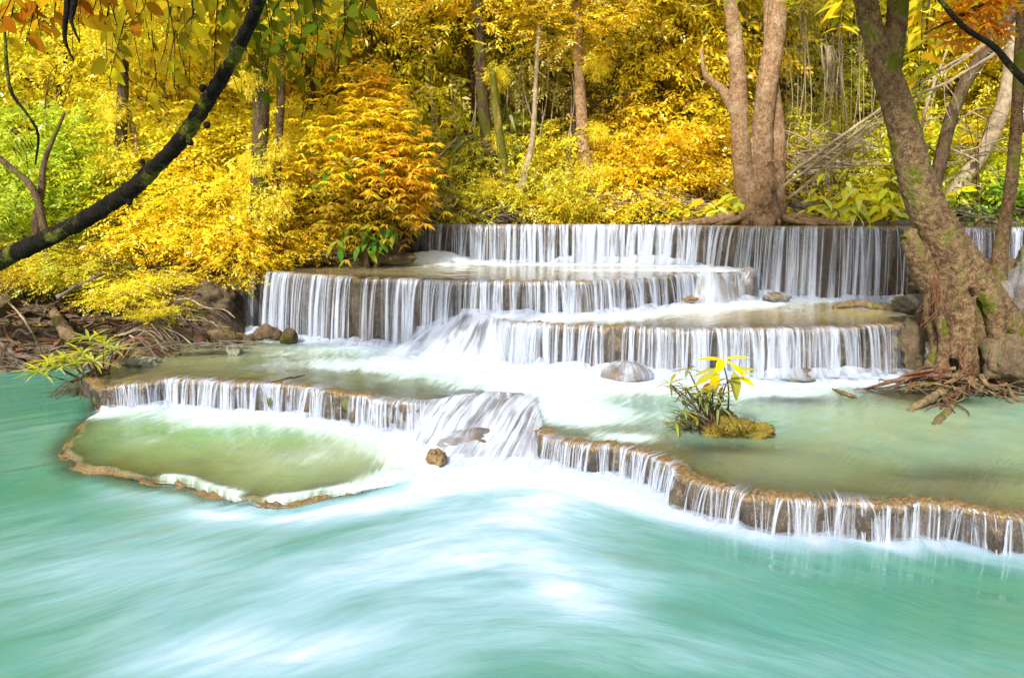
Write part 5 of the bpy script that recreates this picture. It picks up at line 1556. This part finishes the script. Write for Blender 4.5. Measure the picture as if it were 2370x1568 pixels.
# rotten logs and stump pieces at the left foot of the middle waterfall
def log(label, pts, rr, mat, end, seed, z0=None, name='driftwood'):
    w = np.array([P(*p) for p in pts])
    t = thing(name, label, 'driftwood', w[0])
    mb = MB()
    mb.tube(w, rr, 22, n=46, rough=0.55, seed=seed)
    mb.v[0] = mb.v[0] + (0.35 * min(rr) + 0.01) * np.stack([fbm(mb.v[0] * 16 + 9 * j, 4, seed + j) for j in range(3)], 1)
    wd = mb.build('wood', MAT[mat], t, w[0])
    if end:
        mb = MB()
        mb.ball(w[-1], rr[-1] * 1.05, 14, 9, 0.4, seed, (0.7, 0.7, 1))
        mb.build('torn_end', MAT['root_red'], wd, w[0])
    return t
log('brown log with a torn reddish end on the left bank', [(430, 745, 0.62), (455, 768, 0.50), (468, 786, 0.42)], [0.085, 0.09, 0.09], 'root', True, 1)
log('knobbly mossy driftwood at the edge of the middle pool', [(470, 790, 0.36), (500, 784, 0.40), (530, 786, 0.40), (560, 784, 0.36)], [0.07, 0.12, 0.09, 0.08], 'root_tan', False, 2)
log('reddish torn driftwood in front of the middle waterfall', [(555, 792, 0.34), (590, 780, 0.38), (622, 768, 0.47), (655, 786, 0.34)], [0.05, 0.07, 0.10, 0.05], 'root', False, 3)
log('dark pointed driftwood stub below the middle waterfall', [(668, 796, 0.30), (672, 776, 0.46), (676, 764, 0.54)], [0.13, 0.10, 0.03], 'bark_slim', False, 4)
log('mossy log floating on the upper right pool beside the leaning tree', [(1930, 712, .84), (1985, 702, .89), (2040, 711, .86), (2095, 716, .84), (2150, 715, .86)], [0.03, 0.05, 0.05, 0.06, 0.05], 'root_tan', False, 5)
log('pale upright broken stump on the left bank', [(118, 712, .75), (142, 752, .62), (172, 790, .42)], [0.06, 0.08, 0.09], 'root_tan', False, 6, name='stump')
log('brown stump at the left edge below the dark limb', [(-10, 690, 0.95), (4, 740, 0.6), (-6, 800, 0.3)], [0.16, 0.17, 0.22], 'root_tan', False, 7, name='stump')
log('thin pale stick leaning over the left bank', [(-5, 675, 1.1), (60, 745, 0.75), (108, 838, 0.10)], [0.012, 0.013, 0.009], 'deadwood', False, 8, name='stick')
log('submerged pale root in the right pool', [(2208, 935, .24), (2190, 960, .23), (2165, 985, .22), (2150, 1010, .19)], [0.03, 0.045, 0.04, 0.02], 'root_tan', False, 9, name='root')
log('short forked root rising from the right pool', [(2118, 985, .16), (2110, 950, .24), (2140, 930, .30), (2180, 905, .34)], [0.02, 0.03, 0.04, 0.04], 'root_tan', False, 10, name='root')
log('little stick poking out of the shallow right pool', [(1915, 898, .22), (1960, 912, .28), (1990, 922, .23)], [0.012, 0.022, 0.01], 'root_tan', False, 11, name='stick')
log('dark twig on the crest of the left ledge', [(620, 884, .36), (660, 876, .38), (705, 868, .36)], [0.006, 0.012, 0.006], 'root', False, 12, name='stick')
log('dead stick slanting over the left bank roots', [(130, 688, 1.0), (185, 660, 1.15), (245, 630, 1.3)], [0.03, 0.028, 0.02], 'stick', False, 13, name='stick')

# ---- earth mound under the leaning tree
c = P(2290, 880, 0.25)
mb = MB()
nr_, ns_ = 26, 60
V = []
for i in range(nr_):
    f = i / (nr_ - 1)
    for j in range(ns_):
        a = 2 * math.pi * j / ns_
        V.append([c[0] + 0.35 + (1.15 * f) * math.cos(a) * (1 + 0.15 * math.sin(3 * a)), c[1] + 0.25 + (0.72 * f) * math.sin(a), 0])
V = np.array(V)
fr = np.repeat(np.linspace(0, 1, nr_), ns_)
V[:, 2] = 0.10 + 0.50 * (1 - fr ** 2.2) + 0.30 * fbm(V * 3.0, 4, 5) * (1 - fr ** 4) + 0.10 * fbm(V * 9, 3, 8)
mb.add(V, grid_faces(nr_, ns_, True))
one('earth_mound', 'brown earth mound wrapped in roots under the leaning tree', 'mound', mb, MAT['mound'], c)
rock('round clay boulder right of the leaning tree roots', 2350, 835, 8.35, 0.30, (1.1, 0.9, 0.95), MAT['mound'], 21, 'boulder')
rock('root-covered rock at the right end of the lower right ledge', 2128, 800, 9.2, 0.24, (0.9, 0.8, 1.5), MAT['mound'], 22, 'boulder')
rock('small mossy rock between roots of the leaning tree', 2165, 810, 8.75, 0.13, (0.8, 0.8, 1.2), MAT['grey_rock'], 23)
tangle2 = thing('root_tangle', 'mat of thin reddish roots in front of the leaning tree', 'roots', P(2220, 905, 0.3))
b0 = np.array(tangle2.location)
R = np.random.default_rng(21)
for k in range(60):
    p = P(2220 + R.normal(0, 70), 885 + R.normal(0, 12), 0.32)
    a = R.random() * 6.28
    l = 0.15 + 0.25 * R.random()
    dv = np.array([math.cos(a), math.sin(a) * 0.6, R.normal(0, 0.08)]) * l
    m2 = MB()
    m2.tube([p - dv, p + R.normal(size=3) * 0.04 + [0, 0, 0.03], p + dv], np.array([1, .8, .4]) * (0.006 + 0.012 * R.random()), 5, n=8)
    m2.build('root', MAT[['root_red', 'root', 'root_tan'][k % 3]], tangle2, b0)

# ------------------------------------------------------------------ small plants in the water
def rosette(t, at, n, size, cols, R, tilt=0.35, up=0.5, twig=None):
    for k in range(n):
        a = k * 2.4 + R.random() * 0.5
        e = up * (1 - k / n) + tilt * (R.random() - 0.5)
        leaf(t, 'lance', at, (math.cos(a), math.sin(a), e), size * (0.7 + 0.5 * R.random()), cols[int(R.integers(len(cols)))], R=R, twig=twig)
# plant at the left end of the low ledge
b0 = P(238, 892, 0.10)
pl = thing('water_plant', 'narrow-leaved green plant rooted at the left end of the low ledge', 'plant', b0)
R = np.random.default_rng(31)
PG = [(0.52, 0.54, 0.06), (0.36, 0.46, 0.08), (0.72, 0.60, 0.03), (0.60, 0.62, 0.2)]
heads = [(205, 785, 9.2), (238, 800, 9.15), (262, 812, 9.1), (190, 818, 9.2), (150, 832, 9.2), (112, 838, 9.2), (172, 842, 9.1), (215, 838, 9.05), (130, 850, 9.1), (90, 862, 9.15)]
for k, hpt in enumerate(heads):
    e = D(*hpt)
    m2 = MB()
    m2.tube([b0 + [0.02 * k - 0.1, 0, -0.05], (b0 + e) / 2 + [0, 0, -0.03], e], [0.016, 0.011, 0.005], 6, n=12)
    so = m2.build('stem', MAT['bark_slim'], pl, b0)
    rosette(pl, e, 20, 0.25, PG, R, 0.5, 0.9, so)
for k in range(30):
    m2 = MB()
    s_ = b0 + np.array([R.normal(-0.05, 0.08), R.normal(0, 0.05), 0.10 + 0.12 * R.random()])
    e = b0 + np.array([R.normal(-0.22, 0.25), R.normal(-0.1, 0.1), -0.12])
    m2.tube([s_, (s_ + e) / 2 + [0, 0, 0.07], e], [0.007, 0.006, 0.004], 5, n=8)
    m2.build('root', MAT['root'], pl, b0)
mb = MB()
mb.ball(b0 + [0.02, 0, 0.0], 0.13, 18, 12, 0.4, 3, (0.7, 0.7, 1.5))
mb.build('root_clump', MAT['bark_slim'], pl, b0)
# islet with moss, bush and yellow seedling
b0 = P(1715, 1005, 0.22)
il = thing('moss_islet', 'mossy golden islet standing in the right pool', 'islet', b0)
mb = MB()
v = []
for (x, y, r_, s3) in ((1690, 1000, .17, (1.3, .8, .75)), (1745, 1004, .13, (1.4, .8, .7)), (1650, 985, .12, (1.2, .8, .6)), (1672, 965, .10, (1.2, .8, .7))):
    mb.ball(P(x, y, 0.26), r_, 40, 26, 0.5, x, s3, 3.0)
for vv in mb.v:
    vv += 0.018 * fbm(vv * 30, 3, 3)[:, None]
mb.build('moss_mound', MAT['moss'], il, b0)
mb = MB()
R = np.random.default_rng(33)
for k in range(420):                                            # short moss blades on the mound
    a, q = R.random() * 6.28, R.random() ** 0.5
    p = P(1700 + 78 * q * math.cos(a), 992 + 16 * q * math.sin(a), 0.27 + 0.10 * (1 - q))
    d_ = np.array([R.normal(0, .6), R.normal(0, .6) - .3, 1.0])
    d_ /= np.linalg.norm(d_)
    w = np.cross(d_, R.normal(size=3))
    w *= 0.005 / np.linalg.norm(w)
    l = 0.03 + 0.04 * R.random()
    mb.add(np.array([p - w, p + w, p + d_ * l + [0, 0, -0.01], p + d_ * l * 0.98]), np.array([[0, 1, 2, 3]]))
mv = mb.build('moss_blades', MAT['leaf'], il, b0)
stuff(mv)
mv.color = (0.36, 0.27, 0.015, 1)
bush0 = P(1650, 985, 0.30)
wb = thing('water_bush', 'low narrow-leaved bush on the left side of the mossy islet', 'plant', bush0)
WG = [(0.36, 0.34, 0.05), (0.25, 0.30, 0.07), (0.45, 0.36, 0.04), (0.30, 0.36, 0.14), (0.20, 0.16, 0.06)]
for k in range(28):
    e = D(1615 + R.normal(0, 44), 928 + R.normal(0, 28), 6.75 + R.normal(0, 0.12))
    m2 = MB()
    m2.tube([bush0 + R.normal(size=3) * 0.03 - [0, 0, 0.06], (bush0 + e) / 2 + [0, 0, 0.02], e], [0.009, 0.007, 0.004], 5, n=9)
    so = m2.build('stem', MAT['root'], wb, bush0)
    rosette(wb, e, 8, 0.17, WG, R, 0.8, 0.4, so)
sb = P(1684, 962, 0.30)
sd = thing('seedling', 'yellow-leaved seedling rising from the mossy islet', 'plant', sb)
top = D(1672, 832, 6.75)
m2 = MB()
m2.tube([sb - [0, 0, 0.05], (sb + top) / 2 + [0.03, 0, 0], top], [0.009, 0.008, 0.005], 6, n=14)
so = m2.build('stem', MAT['bark_slim'], sd, sb)
SY, SG = (0.85, 0.62, 0.01), (0.45, 0.45, 0.05)
for (x, y, dx, dz, l, kd, c_) in ((1672, 850, 0.9, 0.35, .24, 'lance', SY), (1668, 852, -1, 0.25, .27, 'lance', SY), (1672, 850, 0.8, -0.5, .17, 'lance', SY), (1668, 850, -0.2, -0.3, .18, 'oval', SY), (1690, 862, 0.5, -0.4, .17, 'broad', SY),
        (1660, 868, -0.6, -0.5, .14, 'broad', SG), (1696, 872, 1, 0.05, .22, 'lance', SG), (1700, 878, 1, -0.1, .16, 'lance', SY), (1694, 878, 0.15, -1, .30, 'broad', SG), (1652, 880, -0.1, -1, .24, 'oval', (0.85, 0.5, 0.01)),
        (1650, 872, -1, -0.15, .24, 'lance', SG), (1645, 884, -0.9, -0.4, .22, 'broad', SG), (1706, 892, 0.8, -0.3, .18, 'broad', SY), (1640, 905, -0.4, -0.6, .17, 'oval', (0.5, 0.4, 0.03))):
    leaf(sd, kd, D(x + 4, y - 20, 6.72 + R.normal(0, 0.03)), (dx, -0.35, dz), l * 0.85, c_, up=(0, -0.8, 0.7), R=R, twig=so)
for (x, y, dx) in ((1770, 985, 0.7), (1765, 984, -0.3), (1778, 980, 0.9)):
    leaf(il, 'lance', P(x, y, 0.30), (dx, -0.2, 0.6), 0.13, (0.12, 0.42, 0.08), R=R)

# ------------------------------------------------------------------ fallen leaves on the banks
R = np.random.default_rng(99)
n = 9000
xs_, ys_ = R.uniform(-9, 9, n), R.uniform(10.6, 19, n)
zz = land_h(xs_, ys_)
lvl = np.interp(xs_, [-9, -5, -4.2, -2.4, 9], [0.05, 0.4, 1.3, 1.9, 1.95])
ok = zz > lvl
ok &= zz > 0.06
p = np.stack([xs_, ys_, zz + 0.012], 1)[ok]
n = len(p)
a = R.random(n) * 6.28
dv = np.stack([np.cos(a), np.sin(a), R.normal(0, .25, n)], 1)
wv = np.stack([-np.sin(a), np.cos(a), R.normal(0, .25, n)], 1)
l = (0.05 + 0.06 * R.random(n))[:, None]
V = np.stack([p - dv * l * .5, p + wv * l * .25, p + dv * l * .5, p - wv * l * .25], 1).reshape(-1, 3)
lo = stuff(link('leaf_litter', make_mesh('leaf_litter', V, np.arange(n * 4).reshape(n, 4), smooth_shade=False), MAT['leaf_litter']))
lo.color = (0.45, 0.28, 0.06, 1)
lo['label'] = 'scattered fallen brown and yellow leaves on the banks'
lo['category'] = 'fallen leaves'
# the one red leaf on the left bank
p = D(290, 745, 10.55)
for dd in np.linspace(10.0, 12.5, 60):
    p = D(290, 745, dd)
    if p[2] <= ground_z(p[0], p[1]) + 0.12:
        break
o = link('fallen_leaf', LEAF['oval'][2].copy(), None, None, Vector(p))
o.rotation_euler = (0.9, 0.1, 1.2)
o.scale = (0.13, 0.11, 0.1)
o.color = (0.75, 0.08, 0.03, 1)
tag(o, 'single bright red fallen leaf on the left root bank', 'leaf')
